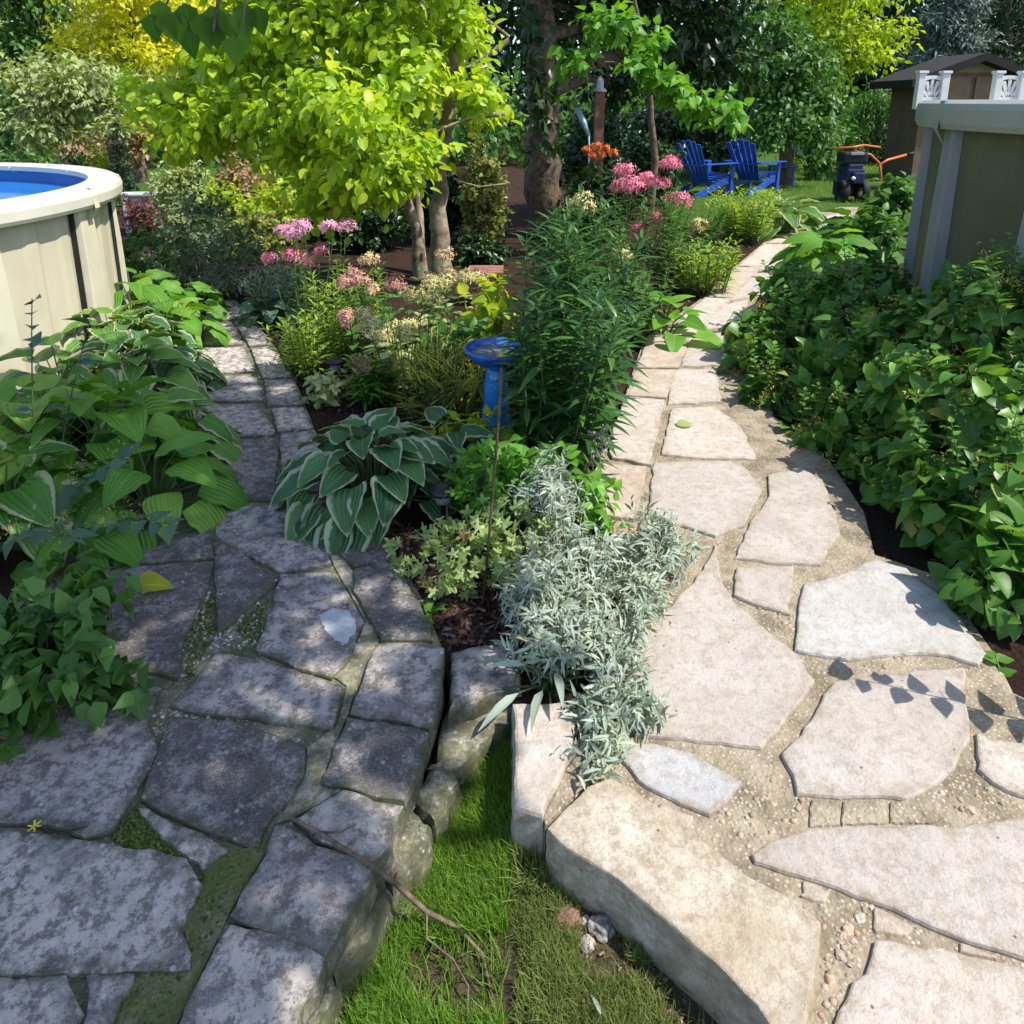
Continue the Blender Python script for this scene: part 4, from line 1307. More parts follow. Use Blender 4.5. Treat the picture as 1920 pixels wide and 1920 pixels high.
for px_, py_, w, h_, mt, tm_, lab in [(405, 562, .42, 1.0, BLUEG, T_OVATE_LO, 'slender blue green shrub at the end of the old path'),
                                      (485, 556, .40, .30, SILVER, T_LANCE_LO, 'silvery low plants across the far end of the old path'),
                                      (365, 552, .40, .34, SILVER, T_LANCE_LO, 'silver blue plants left of the far path end'),
                                      (300, 545, .5, .55, MID, T_OVATE_LO, 'dark leafy plants past the pool curve')]:
    b = G(px_, py_, SOILZ)
    bush('garden_shrub' if h_ > .5 else 'silver_plant', b, [((b.x, b.y, h_ * .52), (w, w * .8, h_ * .5))], 1100, .07, mt, lab, 'plant', tm_, clump=8, crad=.09, down=.0, nst=8)

# ------------------------------------------------------------------ pools
M_vinyl = plain('cream_resin', (0.60, 0.56, 0.42), 0.45, 0.06, 3)
M_vinyl2 = plain('cream_wall', (0.55, 0.50, 0.37), 0.5, 0.06, 3)
M_groove = plain('dark_gap', (0.02, 0.02, 0.018), 0.8)
M_water = plain('pool_water', (0.03, 0.22, 0.62), 0.08, 0.05, 2)
M_liner = plain('pool_liner', (0.03, 0.20, 0.60), 0.4, 0.1, 2)


def pool(label, cx, cy, r, H, nseg, phase, wall_m, post_m, capm, a0, a1, pw=0.22, lip=0.10, panel_wave=0.012):
    t = thing('swimming_pool', (cx, cy, SOILZ), label, 'pool')
    # wall, gently corrugated
    mb = MB()
    n = nseg * 24
    vs = []
    for z in (0, H):
        for i in range(n):
            a = 2 * math.pi * i / n
            w = panel_wave * (abs(((i % 24) / 4.0) % 2 - 1) > 0.5)
            vs.append((cx + (r + w) * math.cos(a), cy + (r + w) * math.sin(a), SOILZ + z))
    mb.add(vs, [(i, (i + 1) % n, n + (i + 1) % n, n + i) for i in range(n)], False)
    mb.build('wall', wall_m, t)
    mb = MB()
    mb.lathe((cx, cy, SOILZ), [(r - .03, 0.02), (r - .03, H - 0.01)], 96)
    mb.build('liner', M_liner, t)
    mb = MB()
    mb.lathe((cx, cy, SOILZ), [(r - .035, H - .12), (0.01, H - .12)], 96)
    mb.build('water', M_water, t)
    # segmented top rail with rounded outer lip
    for s in range(nseg):
        am = phase + 2 * math.pi * (s + .5) / nseg
        da = math.atan2(math.sin(am - (a0 + a1) / 2), math.cos(am - (a0 + a1) / 2))
        mb = MB()
        prof = [(-.10, H - .02), (-.10, H + .02), (-.02, H + .034), (.08, H + .032), (.115, H + .012), (.125, H - .02), (.12, H - lip * .75), (.105, H - lip), (.06, H - lip)]
        k = 6
        vs = []
        for j in range(k + 1):
            a = phase + 2 * math.pi * (s + 0.006 + 0.988 * j / k) / nseg
            for (dr, z) in prof:
                vs.append((cx + (r + dr) * math.cos(a), cy + (r + dr) * math.sin(a), SOILZ + z))
        m = len(prof)
        fs = [(j * m + q, (j + 1) * m + q, (j + 1) * m + q + 1, j * m + q + 1) for j in range(k) for q in range(m - 1)]
        fs += [tuple(range(m)), tuple(k * m + q for q in range(m - 1, -1, -1))]
        mb.add(vs, fs, False)
        mb.build('top_rail', capm, t, bevel=0.004)
        a = phase + 2 * math.pi * s / nseg
        ca, sa = math.cos(a), math.sin(a)
        # upright: wide at the top, tapering, with a dark slot beside it
        mb = MB()
        tx, ty = -sa, ca
        vs = []
        for z, w, d in ((0, pw * .50, .075), (H * .6, pw * .46, .065), (H - lip * .9, pw * .40, .05)):
            for (u, v) in ((-w, .0), (-w * .85, d), (w * .85, d), (w, .0)):
                vs.append((cx + (r + v) * ca + u * tx, cy + (r + v) * sa + u * ty, SOILZ + z))
        fs = [(j * 4 + q, j * 4 + q + 1, (j + 1) * 4 + q + 1, (j + 1) * 4 + q) for j in range(2) for q in range(3)]
        mb.add(vs, fs, False)
        mb.build('upright', post_m, t, bevel=0.006)
        mb = MB()
        for sg in (-1,):
            u = sg * pw * .52
            p0 = (cx + (r + .016) * ca + u * tx, cy + (r + .016) * sa + u * ty, SOILZ)
            mb.bar(p0, (p0[0], p0[1], SOILZ + H - lip), .012, .03, up=(ca, sa, 0))
        mb.build('slot', M_groove, t)
        # clip under the joint of two rails
        mb = MB()
        rr = r + .128
        w = .035
        vs = []
        for (u, z, q) in ((-w, H + .037, -.04), (w, H + .037, -.04), (-w, H + .028, -.02), (w, H + .028, -.02), (-w, H - lip, .0), (w, H - lip, .0), (-.004, H - lip - .09, -.055), (.004, H - lip - .09, -.055)):
            vs.append((cx + (rr + q) * ca + u * tx, cy + (rr + q) * sa + u * ty, SOILZ + z))
        mb.add(vs, [(0, 1, 3, 2), (2, 3, 5, 4), (4, 5, 7, 6)])
        mb.build('joint_cover', post_m, t)
    return t


pool('cream above ground pool with blue water beside the hostas', -5.0, 4.6, 2.2, 1.12, 16, 0.10, M_vinyl2, M_vinyl, plain('cream_rail', (0.68, 0.65, 0.54), 0.4, 0.05, 3), -0.5, 1.6, pw=.26)
pool('tall cream above ground pool behind the big bush on the right', 5.40, 3.9, 2.85, 1.66, 20, math.pi - 0.2, plain('shaded_cream_wall', (0.12, 0.125, 0.075), 0.5, .10, 3), plain('pale_upright', (0.28, 0.30, 0.30), 0.4, .05, 3), plain('pale_rail', (0.36, 0.37, 0.32), 0.4, .05, 3), 2.2, 3.8, pw=.20, lip=.13, panel_wave=.004)  # wall colour darkened to stand in for the shade of trees

# ------------------------------------------------------------------ birdbath, lights, rod, twig
M_bluegl = plain('blue_glaze', (0.03, 0.16, 0.62), 0.15, 0.35, 6, spec=.6, col2=(0.015, 0.05, 0.28))
M_bluegl2 = plain('light_blue_glaze', (0.03, 0.32, 0.80), 0.15, 0.25, 6, spec=.6, col2=(0.02, 0.20, 0.62))
bb = G(932, 822, SOILZ)
t = thing('birdbath', bb, 'blue glazed birdbath with a wide shallow bowl on a tapered pedestal', 'birdbath')
k = mperpx(bb)
mb = MB()
Hb = .43
mb.lathe(bb, [(0, 0), (.105, 0), (.105, .02), (.09, .05), (.07, .2), (.06, .33), (.052, .38), (.035, .40), (0, .40)], 28)
mb.build('pedestal', M_bluegl2, t)
mb = MB()
mb.lathe(bb, [(0, .40), (.06, .40), (.12, .43), (.158, .47), (.165, .495), (.157, .50), (.14, .478), (.08, .455), (0, .45)], 36)
mb.build('bowl', M_bluegl, t)
mb = MB()
mb.lathe(bb, [(.122, .474), (0, .474)], 30)
mb.build('water', plain('bath_water', (0.10, 0.12, 0.22), 0.05, .1, 5, spec=.8), t)

M_black = plain('black_plastic', (0.016, 0.016, 0.018), 0.35, 0.1, 10)
M_lens = plain('lamp_lens', (0.25, 0.26, 0.27), 0.2, 0.1, 10)


def solar(px, py, h, label, rad=.055):
    b = G(px, py, SOILZ)
    t = thing('solar_light', b, label, 'solar light', 'solar path lights')
    mb = MB()
    mb.lathe(b, [(.010, 0), (.011, h - .07), (.02, h - .065), (.02, h - .06)], 10)
    mb.build('stake', M_black, t)
    mb = MB()
    mb.lathe(b, [(.02, h - .062), (.032, h - .055), (.034, h - .01), (0, h - .008)], 16)
    mb.build('lens', M_lens, t)
    mb = MB()
    mb.lathe(b, [(.034, h - .012), (rad, h - .014), (rad, h - .004), (rad * .8, h + .010), (.02, h + .018), (0, h + .018)], 24)
    mb.build('cap', M_black, t)


solar(832, 1000, .20, 'black solar light among the hosta leaves in front of the pale plant')
solar(632, 735, .20, 'black solar light at the edge of the mulch below the rosy flower head')
solar(482, 600, .18, 'black solar light at the far end of the old path')
solar(1163, 672, .34, 'black solar light between the tall lilies and the bright leafy clump')
rod0 = G(905, 1138, SOILZ)
mb = MB()
rp = [rod0, P(921, 960, rod0.y + .01), P(934, 800, rod0.y + .02), P(940, 690, rod0.y + .02)]
top = rp[-1]
hook = [top + Vector((0.01 * i, 0, 0.03 * math.sin(i * .5) + .01 * i)) for i in range(1, 7)]
mb.tube(rp, .0045, 8)
tag(mb.build('garden_rod', plain('rusty_rod', (0.14, 0.10, 0.06), 0.6, .3, 30)), 'thin brown metal garden rod standing in the mulch', 'garden rod')

mb = MB()
tw = [G(480, 1468, .015), G(520, 1520, .022), G(600, 1562, .03), G(690, 1620, .045), G(740, 1655, -.02), G(800, 1710, -.10), G(860, 1740, LAWNZ + .03), G(905, 1790, LAWNZ + .03), G(925, 1880, LAWNZ + .03), G(935, 1960, LAWNZ + .03)]
mb.tube(tw, [.002, .003, .0045, .006, .006, .006, .005, .004, .003, .002], 6)
for a, pts in ((4, [(752, 1625), (735, 1585)]), (5, [(800, 1760), (850, 1800), (878, 1850), (875, 1930)]), (6, [(870, 1720), (878, 1700)]), (2, [(640, 1560), (668, 1545)])):
    zz = [tw[a].z] + [tw[a].z * .5 + (LAWNZ + .02) * .5 if a > 3 else .02] * len(pts)
    mb.tube([tw[a]] + [G(x, y, z) for (x, y), z in zip(pts, zz[1:])], [.0035] + [.0025] * (len(pts) - 1) + [.0012], 5)
tag(mb.build('fallen_twig', M_twig), 'forked dry twig lying across the kerb onto the grass', 'twig')


def rock(px, py, r, z, mat, label, sq=(1, 1, .7), cat='rock', group=None):
    bm = bmesh.new()
    bmesh.ops.create_icosphere(bm, subdivisions=4, radius=1)
    sd = R.random() * 99
    for v in bm.verts:
        n1 = mnoise.noise(v.co * 1.1 + Vector((sd, 0, 0))) * .45 + mnoise.noise(v.co * 3 + Vector((0, sd, 0))) * .13
        q = v.co * (1 + n1)
        v.co = Vector((q.x * sq[0], q.y * sq[1], q.z * sq[2])) * r
    me = bpy.data.meshes.new('rock')
    bm.to_mesh(me)
    bm.free()
    me.polygons.foreach_set('use_smooth', [True] * len(me.polygons))
    me.materials.append(mat)
    o = bpy.data.objects.new('rock', me)
    g_ = G(px, py, z)
    o.location = g_ + Vector((0, 0, r * sq[2] * .35))
    o.rotation_euler = (0, 0, R.uniform(0, 3))
    C.objects.link(o)
    return tag(o, label, cat, group)


rock(765, 1722, .034, LAWNZ, g1, 'round pale grey stone in the grass beside the twig', (1, 1, .7))
rock(680, 1815, .04, LAWNZ, gm, 'upright mossy stone at the foot of the old wall', (.7, .9, 1.3))
rock(1128, 1742, .028, LAWNZ + .05, g1, 'grey stone on bare soil below the yellow block')
rock(1098, 1728, .012, LAWNZ + .05, M_white, 'little white stone next to the grey stone')
rock(1066, 1730, .026, LAWNZ + .05, plain('red_rock', (.30, .17, .13), .9, .2, 20, bump=.5), 'reddish stone on bare soil below the yellow block')
rock(1100, 1775, .018, LAWNZ + .05, g1, 'small flat grey stone half sunk in the soil')
for i, (x, y, rr) in enumerate([(1575, 1795, .012), (1592, 1745, .014), (1612, 1722, .012), (1555, 1840, .011), (1578, 1755, .010), (1820, 1522, .013), (1800, 1500, .008), (1600, 1765, .008), (1545, 1705, .010)]):
    rock(x, y, rr, -.014, rnd_mat('x', [(0, (.5, .36, .26)), (1, (.5, .4, .3))]) if i % 2 else M_kerbnew, ['peach pebble low in the wide mortar joint', 'cream pebble beneath the long pointed flagstone', 'orange pebble close under the long pointed flagstone', 'lowest pebble in the wide mortar joint', 'small pebble in the middle of the wide joint', 'orange pebble in the joint near the right edge', 'tiny pebble in the joint near the right edge', 'tiny pebble between the larger ones in the wide joint', 'pebble at the top of the wide joint by the block'][i], (1, .8, .5), 'pebble', 'pebbles set in the mortar')

# fallen leaves
def lone_leaf(px, py, size, mat, label, ang, z=.012, T=T_HOSTA, tiltx=.1, name='fallen_leaf', cat='leaf'):
    p = G(px, py, z)
    L = Leaves()
    L.add(T, [p - Vector((math.cos(ang), math.sin(ang), 0)) * size * .5], [(math.cos(ang), math.sin(ang), .08)], [(tiltx, -.2, 1)], size, [.5])
    return tag(L.build(name, mat), label, cat)


lone_leaf(292, 1095, .105, leafmat('yellow_leaf', (.38, .40, .03), (.46, .46, .03), margin=(.5, .45, .06), trans=.3, veins=1), 'yellow fading hosta leaf lying on the dark flagstone', .2, z=.035)
lone_leaf(1284, 796, .085, PALE, 'green fallen leaf lying flat on a pale flagstone', .1, T=T_ROUND, z=.01)
lone_leaf(1118, 1880, .045, SILVER, 'silvery leaf lying in the grass at the bottom', 1.9, z=LAWNZ + .09, T=T_LANCE)
yf = G(65, 1550, .015)
t = thing('fallen_flower', yf, 'small yellow flower lying on the crack at the left edge', 'flower')
L = Leaves()
for k in range(6):
    L.add(T_PETAL, [yf], [(math.cos(k * 1.05), math.sin(k * 1.05), .3)], [(0, 0, 1)], .016, [.5])
L.build('petals', FYEL, t)
mb = MB()
mb.tube([yf, yf + Vector((.03, -.01, -.004)), yf + Vector((.07, -.012, -.004)), yf + Vector((.12, 0.004, -.004))], [.002, .003, .003, .001], 5)
mb.build('stem', plain('dark_stem', (.03, .02, .015), .8), t)

# ------------------------------------------------------------------ right garden, near plants
def at(px, py, d):
    return P(px, py, d)


# silver artemisia, a sprawling plant over the corner
b = G(1080, 1260, SOILZ)
def gb(px, py, rx, ry, h):
    p = G(px, py, 0)
    k = mperpx(p)
    return ((p.x, p.y, h * .5), (rx * k, ry * k * 1.3, h * .55))


bush('silver_artemisia', b, [gb(1030, 1150, 75, 90, .24), gb(1130, 1200, 80, 70, .16), gb(1230, 1060, 75, 60, .20), gb(1200, 1150, 60, 60, .15), gb(1060, 1240, 90, 60, .12), gb(1170, 1290, 55, 60, .09),
                          gb(1030, 1010, 70, 70, .34), gb(1000, 1200, 50, 90, .22), gb(1090, 1100, 60, 60, .24)], 7800, .048, SILVER, 'silvery grey artemisia sprawling over the corner of the path', 'plant', T_LANCE, clump=11, crad=.045, down=.05, nst=26, stem_mat=SILVER, shell=.3, stem_r=.0022)
b = G(1150, 1400, 0)
bush('silver_artemisia', b, [gb(1130, 1380, 45, 60, .08), gb(1110, 1440, 28, 30, .05), gb(1200, 1350, 60, 26, .07), gb(1160, 1340, 40, 40, .10)], 1200, .05, SILVER, 'trailing silver shoots hanging towards the yellow block', 'plant', T_LANCE, clump=9, crad=.04, down=.1, nst=12, stem_mat=SILVER, shell=.3, stem_r=.002)
b = G(1000, 1270, SOILZ)
hosta('silver_leaf_plant', 1030, 1290, .20, .12, .13, 18, SILVER, 'plant with long silver grey leaves beside the end block', T_LANCE, 'plant', tilt=.6)
b = G(1120, 1060, SOILZ)
bush('leafy_plant', b, [gb(1110, 1000, 36, 40, .22)], 170, .07, BRIGHT, 'bright green tuft growing out of the silver foliage', 'plant', T_OVATE, clump=5, crad=.05, down=.1, nst=6, stem_r=.002, stem_mat=M_stem)
b = G(1000, 980, SOILZ)
bush('leafy_plant', b, [gb(990, 960, 40, 40, .30), gb(1050, 930, 40, 30, .26)], 260, .075, BRIGHT, 'fresh green plant between lilies and silver foliage', 'plant', T_OVATE, clump=6, crad=.05, down=.2, nst=6, stem_r=.002, stem_mat=M_stem)
# bare pale flower stems
b = G(1100, 930, SOILZ)
t = thing('seed_stalks', b, 'bare pale stalks with seed knobs in front of the first kerb stone', 'plant')
sb = MB()
for i in range(8):
    q = b + Vector((R.uniform(-.06, .06), R.uniform(-.03, .03), 0))
    e = P(1105 + R.uniform(-10, 40), 785 + R.uniform(0, 50), b.y + R.uniform(-.05, .1))
    stem_tube(sb, q, e, .003, .08)
    for j in range(6):
        tt = .5 + .5 * j / 6
        p = q + (e - q) * tt
        sb.tube([p, p + Vector((R.uniform(-.02, .02), R.uniform(-.02, .02), .015)), p + Vector((R.uniform(-.025, .025), R.uniform(-.02, .02), .03))], [.0015, .003, .004], 5)
sb.build('stems', plain('pale_stalk', (.42, .38, .32), .8, .2, 30), t)

# tall lilies at the left of the new path
for (px_, py_, hh, ns, ln, lab) in [(1020, 900, .95, 7, (.10, .0), 'tall dark green lily stems nearest the silver foliage'), (1060, 850, .98, 8, (.12, .02), 'tall dark lily stems leaning over the mulch'),
                                (1040, 780, 1.12, 8, (.05, 0), 'tall dark lily stems behind the nearest ones'), (1100, 740, 1.0, 8, (.08, 0), 'tall dark lily stems next to the solar light'),
                                (1040, 690, 1.15, 9, (.02, 0), 'tall dark lily stems below the big tree trunk'), (1085, 660, 1.05, 8, (.04, 0), 'farthest tall dark lily stems')]:
    stalks('lily_plant', px_, py_, .30, hh, ns + 1, 44, .20, LILY, lab, 'lily', T_LANCE, lean=.16, flat=.15, group='tall lilies left of the new path', hvar=.3, leanv=ln, start=.08, topleaf=1.0)
hosta('leafy_clump', 1245, 640, .34, .32, .21, 20, BRIGHT, 'bright green clump of pointed leaves behind the kerb', T_HEART, 'plant', tilt=.8)
stalks('leafy_plant', 1215, 590, .25, .42, 16, 10, .10, MID, 'dark leafy stems behind the bright pointed clump', 'plant', T_LANCE, lean=.25)
t, tops = stalks('phlox_plant', 1185, 545, .50, 1.00, 34, 26, .13, MID, 'big coral pink phlox on the left side of the new path', 'phlox', T_LANCE, lean=.16, hvar=.22)
for (x, y, r) in [(1172, 322, 20), (1185, 350, 25), (1168, 345, 16), (1232, 345, 22), (1212, 335, 14), (1255, 308, 19), (1276, 378, 22), (1262, 372, 14), (1228, 408, 15), (1200, 432, 14), (1155, 352, 12)]:
    c = P(x, y, tops[0].y - .15 + R.uniform(-.1, .15))
    petal_head(t, c, r * mperpx(c), PINK, 110, .034)
for (x, y, yb, hd, lab) in [(1092, 388, 640, 24, 'cream hydrangea head beside the trunk with its leafy stems'), (1165, 482, 640, 22, 'lower cream hydrangea with one round head'), (1308, 425, 520, 15, 'small cream hydrangea among the feathery plants')]:
    b = G(x, yb, SOILZ)
    c = P(x, y, b.y)
    t, tops = stalks('hydrangea_plant', x, yb, .28, c.z * .93, 12, 12, .12, MID, lab, 'hydrangea', T_OVATE, lean=.2, hvar=.4)
    petal_head(t, c, hd * mperpx(c), CREAM, 130, .034, flat=1)
stalks('feathery_plant', 1320, 552, .34, .52, 34, 22, .11, FEATHER, 'light green feathery plant at the curve of the new path', 'plant', T_LANCE_LO, lean=.3)
stalks('feathery_plant', 1260, 540, .28, .50, 26, 20, .10, BLUEG, 'grey green feathery plant behind the bright clump', 'plant', T_LANCE_LO, lean=.25)
stalks('feathery_plant', 1385, 455, .46, .70, 50, 24, .14, FEATHER, 'tall yellow green feathery plant in front of the blue chairs', 'plant', T_LANCE_LO, lean=.25)
stalks('feathery_plant', 1290, 480, .40, .60, 30, 22, .13, GREEN, 'green leafy plant behind the pink phlox', 'plant', T_LANCE_LO, lean=.2)
hosta('hosta_plant', 1465, 440, .72, .42, .34, 40, leafmat('hosta_far', (.08, .19, .04), (.13, .27, .06), (.22, .36, .10), margin=(.45, .50, .25), trans=.35, veins=1), 'pale hosta at the far bend of the new path', T_HOSTA)
hosta('hosta_plant', 1545, 520, .50, .42, .30, 44, BRIGHT, 'sunlit green hosta at the right of the far path', T_HOSTA2)
hosta('hosta_plant', 1600, 480, .60, .45, .30, 44, GREEN, 'green hosta against the right pool', T_HOSTA2)
b = G(1655, 470, SOILZ)
bush('leafy_bush', b, [blob(1672, 385, b.y, 30, 50, .3), blob(1640, 430, b.y - .8, 30, 32, .3)], 700, .13, GREEN, 'sunlit leafy bush beside the far corner of the pool', 'shrub', T_OVATE, clump=6, crad=.12)

# big bush on the right: heart shaped leaves and yellow flowers
bl = []
base = G(1720, 860, SOILZ)
for (px_, py_, d, rx, ry) in [(1490, 680, 4.4, 95, 85), (1430, 650, 4.7, 60, 80), (1560, 600, 4.5, 95, 85), (1640, 690, 3.9, 120, 100), (1730, 640, 3.7, 100, 90), (1830, 640, 3.35, 90, 110), (1780, 760, 3.1, 130, 100),
                               (1640, 800, 3.45, 100, 80), (1560, 770, 3.8, 80, 70), (1880, 790, 2.8, 100, 120), (1500, 560, 5.2, 70, 50), (1620, 545, 4.9, 80, 50),
                               (1450, 750, 4.0, 55, 60), (1415, 700, 4.45, 50, 70), (1835, 575, 3.5, 65, 60), (1890, 560, 3.3, 50, 50), (1570, 900, 3.35, 60, 60), (1650, 965, 3.05, 60, 50), (1745, 1035, 2.72, 70, 50), (1840, 1110, 2.42, 70, 60), (1590, 960, 3.15, 40, 35), (1700, 1070, 2.75, 45, 35), (1790, 1130, 2.45, 45, 35), (1870, 1200, 2.15, 45, 35), (1530, 850, 3.5, 50, 60), (1610, 900, 3.2, 70, 60), (1700, 890, 3.0, 90, 70), (1810, 900, 2.7, 90, 70), (1900, 930, 2.45, 70, 80)]:
    bl.append(blob(px_, py_, d, rx, ry))
t = bush('flowering_bush', base, bl, 13500, .095, BUSHR, 'big dark green bush with heart shaped leaves and small yellow flowers overhanging the path', 'bush', T_HEART, clump=7, crad=.085, down=.75, nst=46, sprd=.85, lvar=.45, shell=.5)
SH = Leaves()
SS = MB()
for c, r in bl:
    for q in range(7):
        u = rdir(1)[0]
        u[2] = abs(u[2]) + .3
        p0 = Vector(c) + Vector(u * np.array(r)) * .8
        p1 = p0 + Vector((R.uniform(-.08, .08), R.uniform(-.08, .08), R.uniform(.10, .20)))
        SS.tube([p0, p0.lerp(p1, .5), p1], [.003, .0025, .0015], 4, False)
        for k in range(12):
            tt = (k + .5) / 12
            a_ = k * 2.4
            SH.add(T_OVATE, [p0.lerp(p1, tt)], [(math.cos(a_), math.sin(a_), .25 + .5 * tt)], [(0, 0, 1)], .06 * (1 - .45 * tt) * R.uniform(.8, 1.2))
SH.build('shoot_leaves', leafmat('shoot_leaf', (0.08, 0.20, 0.03), (0.13, 0.29, 0.04), (0.22, 0.40, 0.07), trans=.4), t)
tag(SS.build('shoots', M_stem, t), kind='stuff')
FB = Leaves()
for c, r in bl:
    m = 34
    u = rdir(m)
    u[:, 2] = np.abs(u[:, 2])
    pos = np.array(c)[None] + u * np.array(r)[None] * 1.05
    for p in pos:
        q = p[None] + RN.normal(0, .016, (9, 3))
        FB.add(T_PETAL, q, rdir(9), rdir(9), .017, RN.rand(9))
tag(FB.build('blossoms', rnd_mat('small_blossom', [(0, (.22, .24, .05)), (.5, (.42, .38, .10)), (.8, (.60, .42, .08)), (1, (.65, .35, .06))]), t), kind='stuff')
for (px_, py_, d, rx, ry, nlf, lab, mt, lf) in [(1700, 960, 2.95, 70, 60, 300, 'dark leafy plant under the flowering bush', BUSHR, .10), (1790, 1010, 2.62, 90, 80, 420, 'leafy plant with pointed leaves at the edge of the white flagstone', BUSHR, .11),
                                 (1640, 990, 3.3, 40, 50, 160, 'small leafy plant by the mortar under the bush', BUSHR, .08), (1745, 1075, 2.62, 60, 60, 240, 'leafy plant hanging over the corner of the white flagstone', BUSHR, .10), (1850, 1185, 2.15, 55, 50, 200, 'low green plant between the white flagstone and the right edge', GREEN, .09), (1660, 1010, 3.0, 60, 40, 200, 'leafy tuft over the wide mortar patch under the bush', BUSHR, .09), (1880, 1110, 2.2, 60, 90, 260, 'sunlit green plant at the right edge above the sprig shadow', GREEN, .11),
                                 (1850, 930, 2.7, 80, 60, 260, 'yellow green plant under the flowering bush at the right edge', BRIGHT, .10)]:
    c = P(px_, py_, d)
    c.z = max(c.z, .1)
    bush('leafy_plant', Vector((c.x, c.y, SOILZ)), [(tuple(c), (rx * mperpx(c), rx * mperpx(c), ry * mperpx(c)))], nlf, lf, mt, lab, 'plant', T_HEART, clump=6, crad=.07, down=.6, nst=8, lvar=.3)
# the sprig whose shadow falls on the flagstone, and shoots at the right edge
spray('shrub_sprig', Vector((1.98, 1.52, .05)), Vector((1.34, 1.74, .56)), .10, BUSHR, 'leafy shoot at the right edge that shades the pink flagstone', 16, 6)
spray('shrub_sprig', P(1880, 620, 3.0), P(1850, 485, 3.05), .08, BUSHR, 'upright flowering shoot in front of the pool wall', 16, 10)
spray('shrub_sprig', P(1760, 640, 3.5), P(1770, 540, 3.5), .08, BUSHR, 'shoot of the bush against the pale pool upright', 12, 8)
spray('shrub_sprig', G(1880, 1290, SOILZ), P(1865, 1225, 1.95), .06, GREEN, 'small bright green shoot at the tip of the white flagstone', 8, 0)

# ------------------------------------------------------------------ trees
def tree(name, label, base, trunks, blobs, n, leaf, mat, bark=M_bark, cat='tree', tm=T_OVATE_LO, clump=8, crad=.22, down=.45, shell=.35, brad=.02, group=None, extra=None, lvar=.3):
    """trunks = lists of (point, radius); limbs run from the trunk tops to the leaf masses"""
    t = thing(name, base, label, cat, group)
    mb = MB()
    tops = []
    for tr in trunks:
        pts = [Vector(p) for p, r in tr]
        rad = [r for p, r in tr]
        # subdivide with a little wander
        P2, R2 = [], []
        for i in range(len(pts) - 1):
            for j in range(4):
                q = pts[i].lerp(pts[i + 1], j / 4)
                if i + j:
                    q = q + Vector((R.uniform(-1, 1), R.uniform(-1, 1), 0)) * rad[i] * .22
                P2.append(q)
                R2.append(rad[i] + (rad[i + 1] - rad[i]) * j / 4)
        P2.append(pts[-1])
        R2.append(rad[-1])
        mb.tube(P2, R2, 12, False)
        tops.append((P2, R2))
    for c, r in blobs:
        c = Vector(c)
        P2, R2 = min(tops, key=lambda q: (q[0][-1] - c).length)
        cand = [i for i in range(len(P2)) if i > len(P2) * .45]
        i = min(cand, key=lambda i: (P2[i] - c).length + abs(P2[i].z - c.z + .4) * .3)
        a = P2[i]
        rr = R2[i] * .45
        mid = a.lerp(c, .5) + Vector((R.uniform(-.1, .1), R.uniform(-.1, .1), .12)) * (c - a).length * .6
        pp = [a, a.lerp(mid, .6), mid, mid.lerp(c, .6), c]
        mb.tube(pp, [rr, rr * .85, rr * .65, rr * .45, rr * .2], 7, False)
        for k in range(7):
            e = c + Vector(rdir(1)[0]) * Vector(r).length * .45
            s0 = mid.lerp(c, R.uniform(.2, 1))
            mb.tube([s0, s0.lerp(e, .5) + Vector((0, 0, .05)), e], [rr * .3, rr * .2, rr * .08], 5, False)
    if extra:
        for pp, r0 in extra:
            mb.tube(pp, [r0 * (1 - .75 * i / (len(pp) - 1)) for i in range(len(pp))], 7, False)
    mb.build('trunk', bark, t)
    L = Leaves()
    vol = np.array([b[1][0] * b[1][1] * b[1][2] for b in blobs]) ** 0.67
    vol = vol / vol.sum()
    for (c, r), fr in zip(blobs, vol):
        m = max(4, int(n * fr / clump))
        u = rdir(m) * (shell + (1 - shell) * RN.rand(m, 1)) * (0.8 + 0.4 * RN.rand(m, 1) ** 2)
        cc = np.array(c)[None] + u * np.array(r)[None]
        k = clump
        ax = nrmz(u + RN.normal(0, .4, (m, 3)) + np.array([0, 0, -.1]))
        tt = np.tile((np.arange(k) + .5) / k, m)
        CC = np.repeat(cc, k, 0)
        AX = np.repeat(ax, k, 0)
        UU = np.repeat(u, k, 0)
        pos = CC + AX * (tt[:, None] - .4) * crad * 2 + RN.normal(0, crad * .25, (m * k, 3))
        sd = nrmz(np.cross(AX, RN.normal(size=(m * k, 3))))
        d = sd * .7 + AX * .6 + np.array([0, 0, -down])[None] * (.4 + RN.rand(m * k, 1))
        nr = np.array([0, 0, 1.])[None] + UU * .5 + RN.normal(0, .5, (m * k, 3))
        rn = np.clip(np.repeat(RN.rand(m), k) * .6 + RN.rand(m * k) * .4, 0, 1)
        L.add(tm, pos, d, nr, leaf * (1 - lvar + 2 * lvar * RN.rand(m * k)), rn)
    L.build('crown', mat, t)
    return t


def blobs(lst, rz=None, thick=None):
    out = []
    for q in lst:
        px, py, d, rx, ry = q
        c, r = blob(px, py, d, rx, ry)
        if thick:
            r = (r[0], thick, r[2])
        out.append((c, r))
    return out


def tr(px_base, py_base, pts, r0, r1, z=SOILZ):
    """trunk from a ground pixel through picture points at the base's depth"""
    b = G(px_base, py_base, z)
    l = [(b, r0 * 1.25)]
    for i, (x, y, dd) in enumerate(pts):
        l.append((P(x, y, b.y + dd), r0 + (r1 - r0) * (i + 1) / len(pts)))
    return l


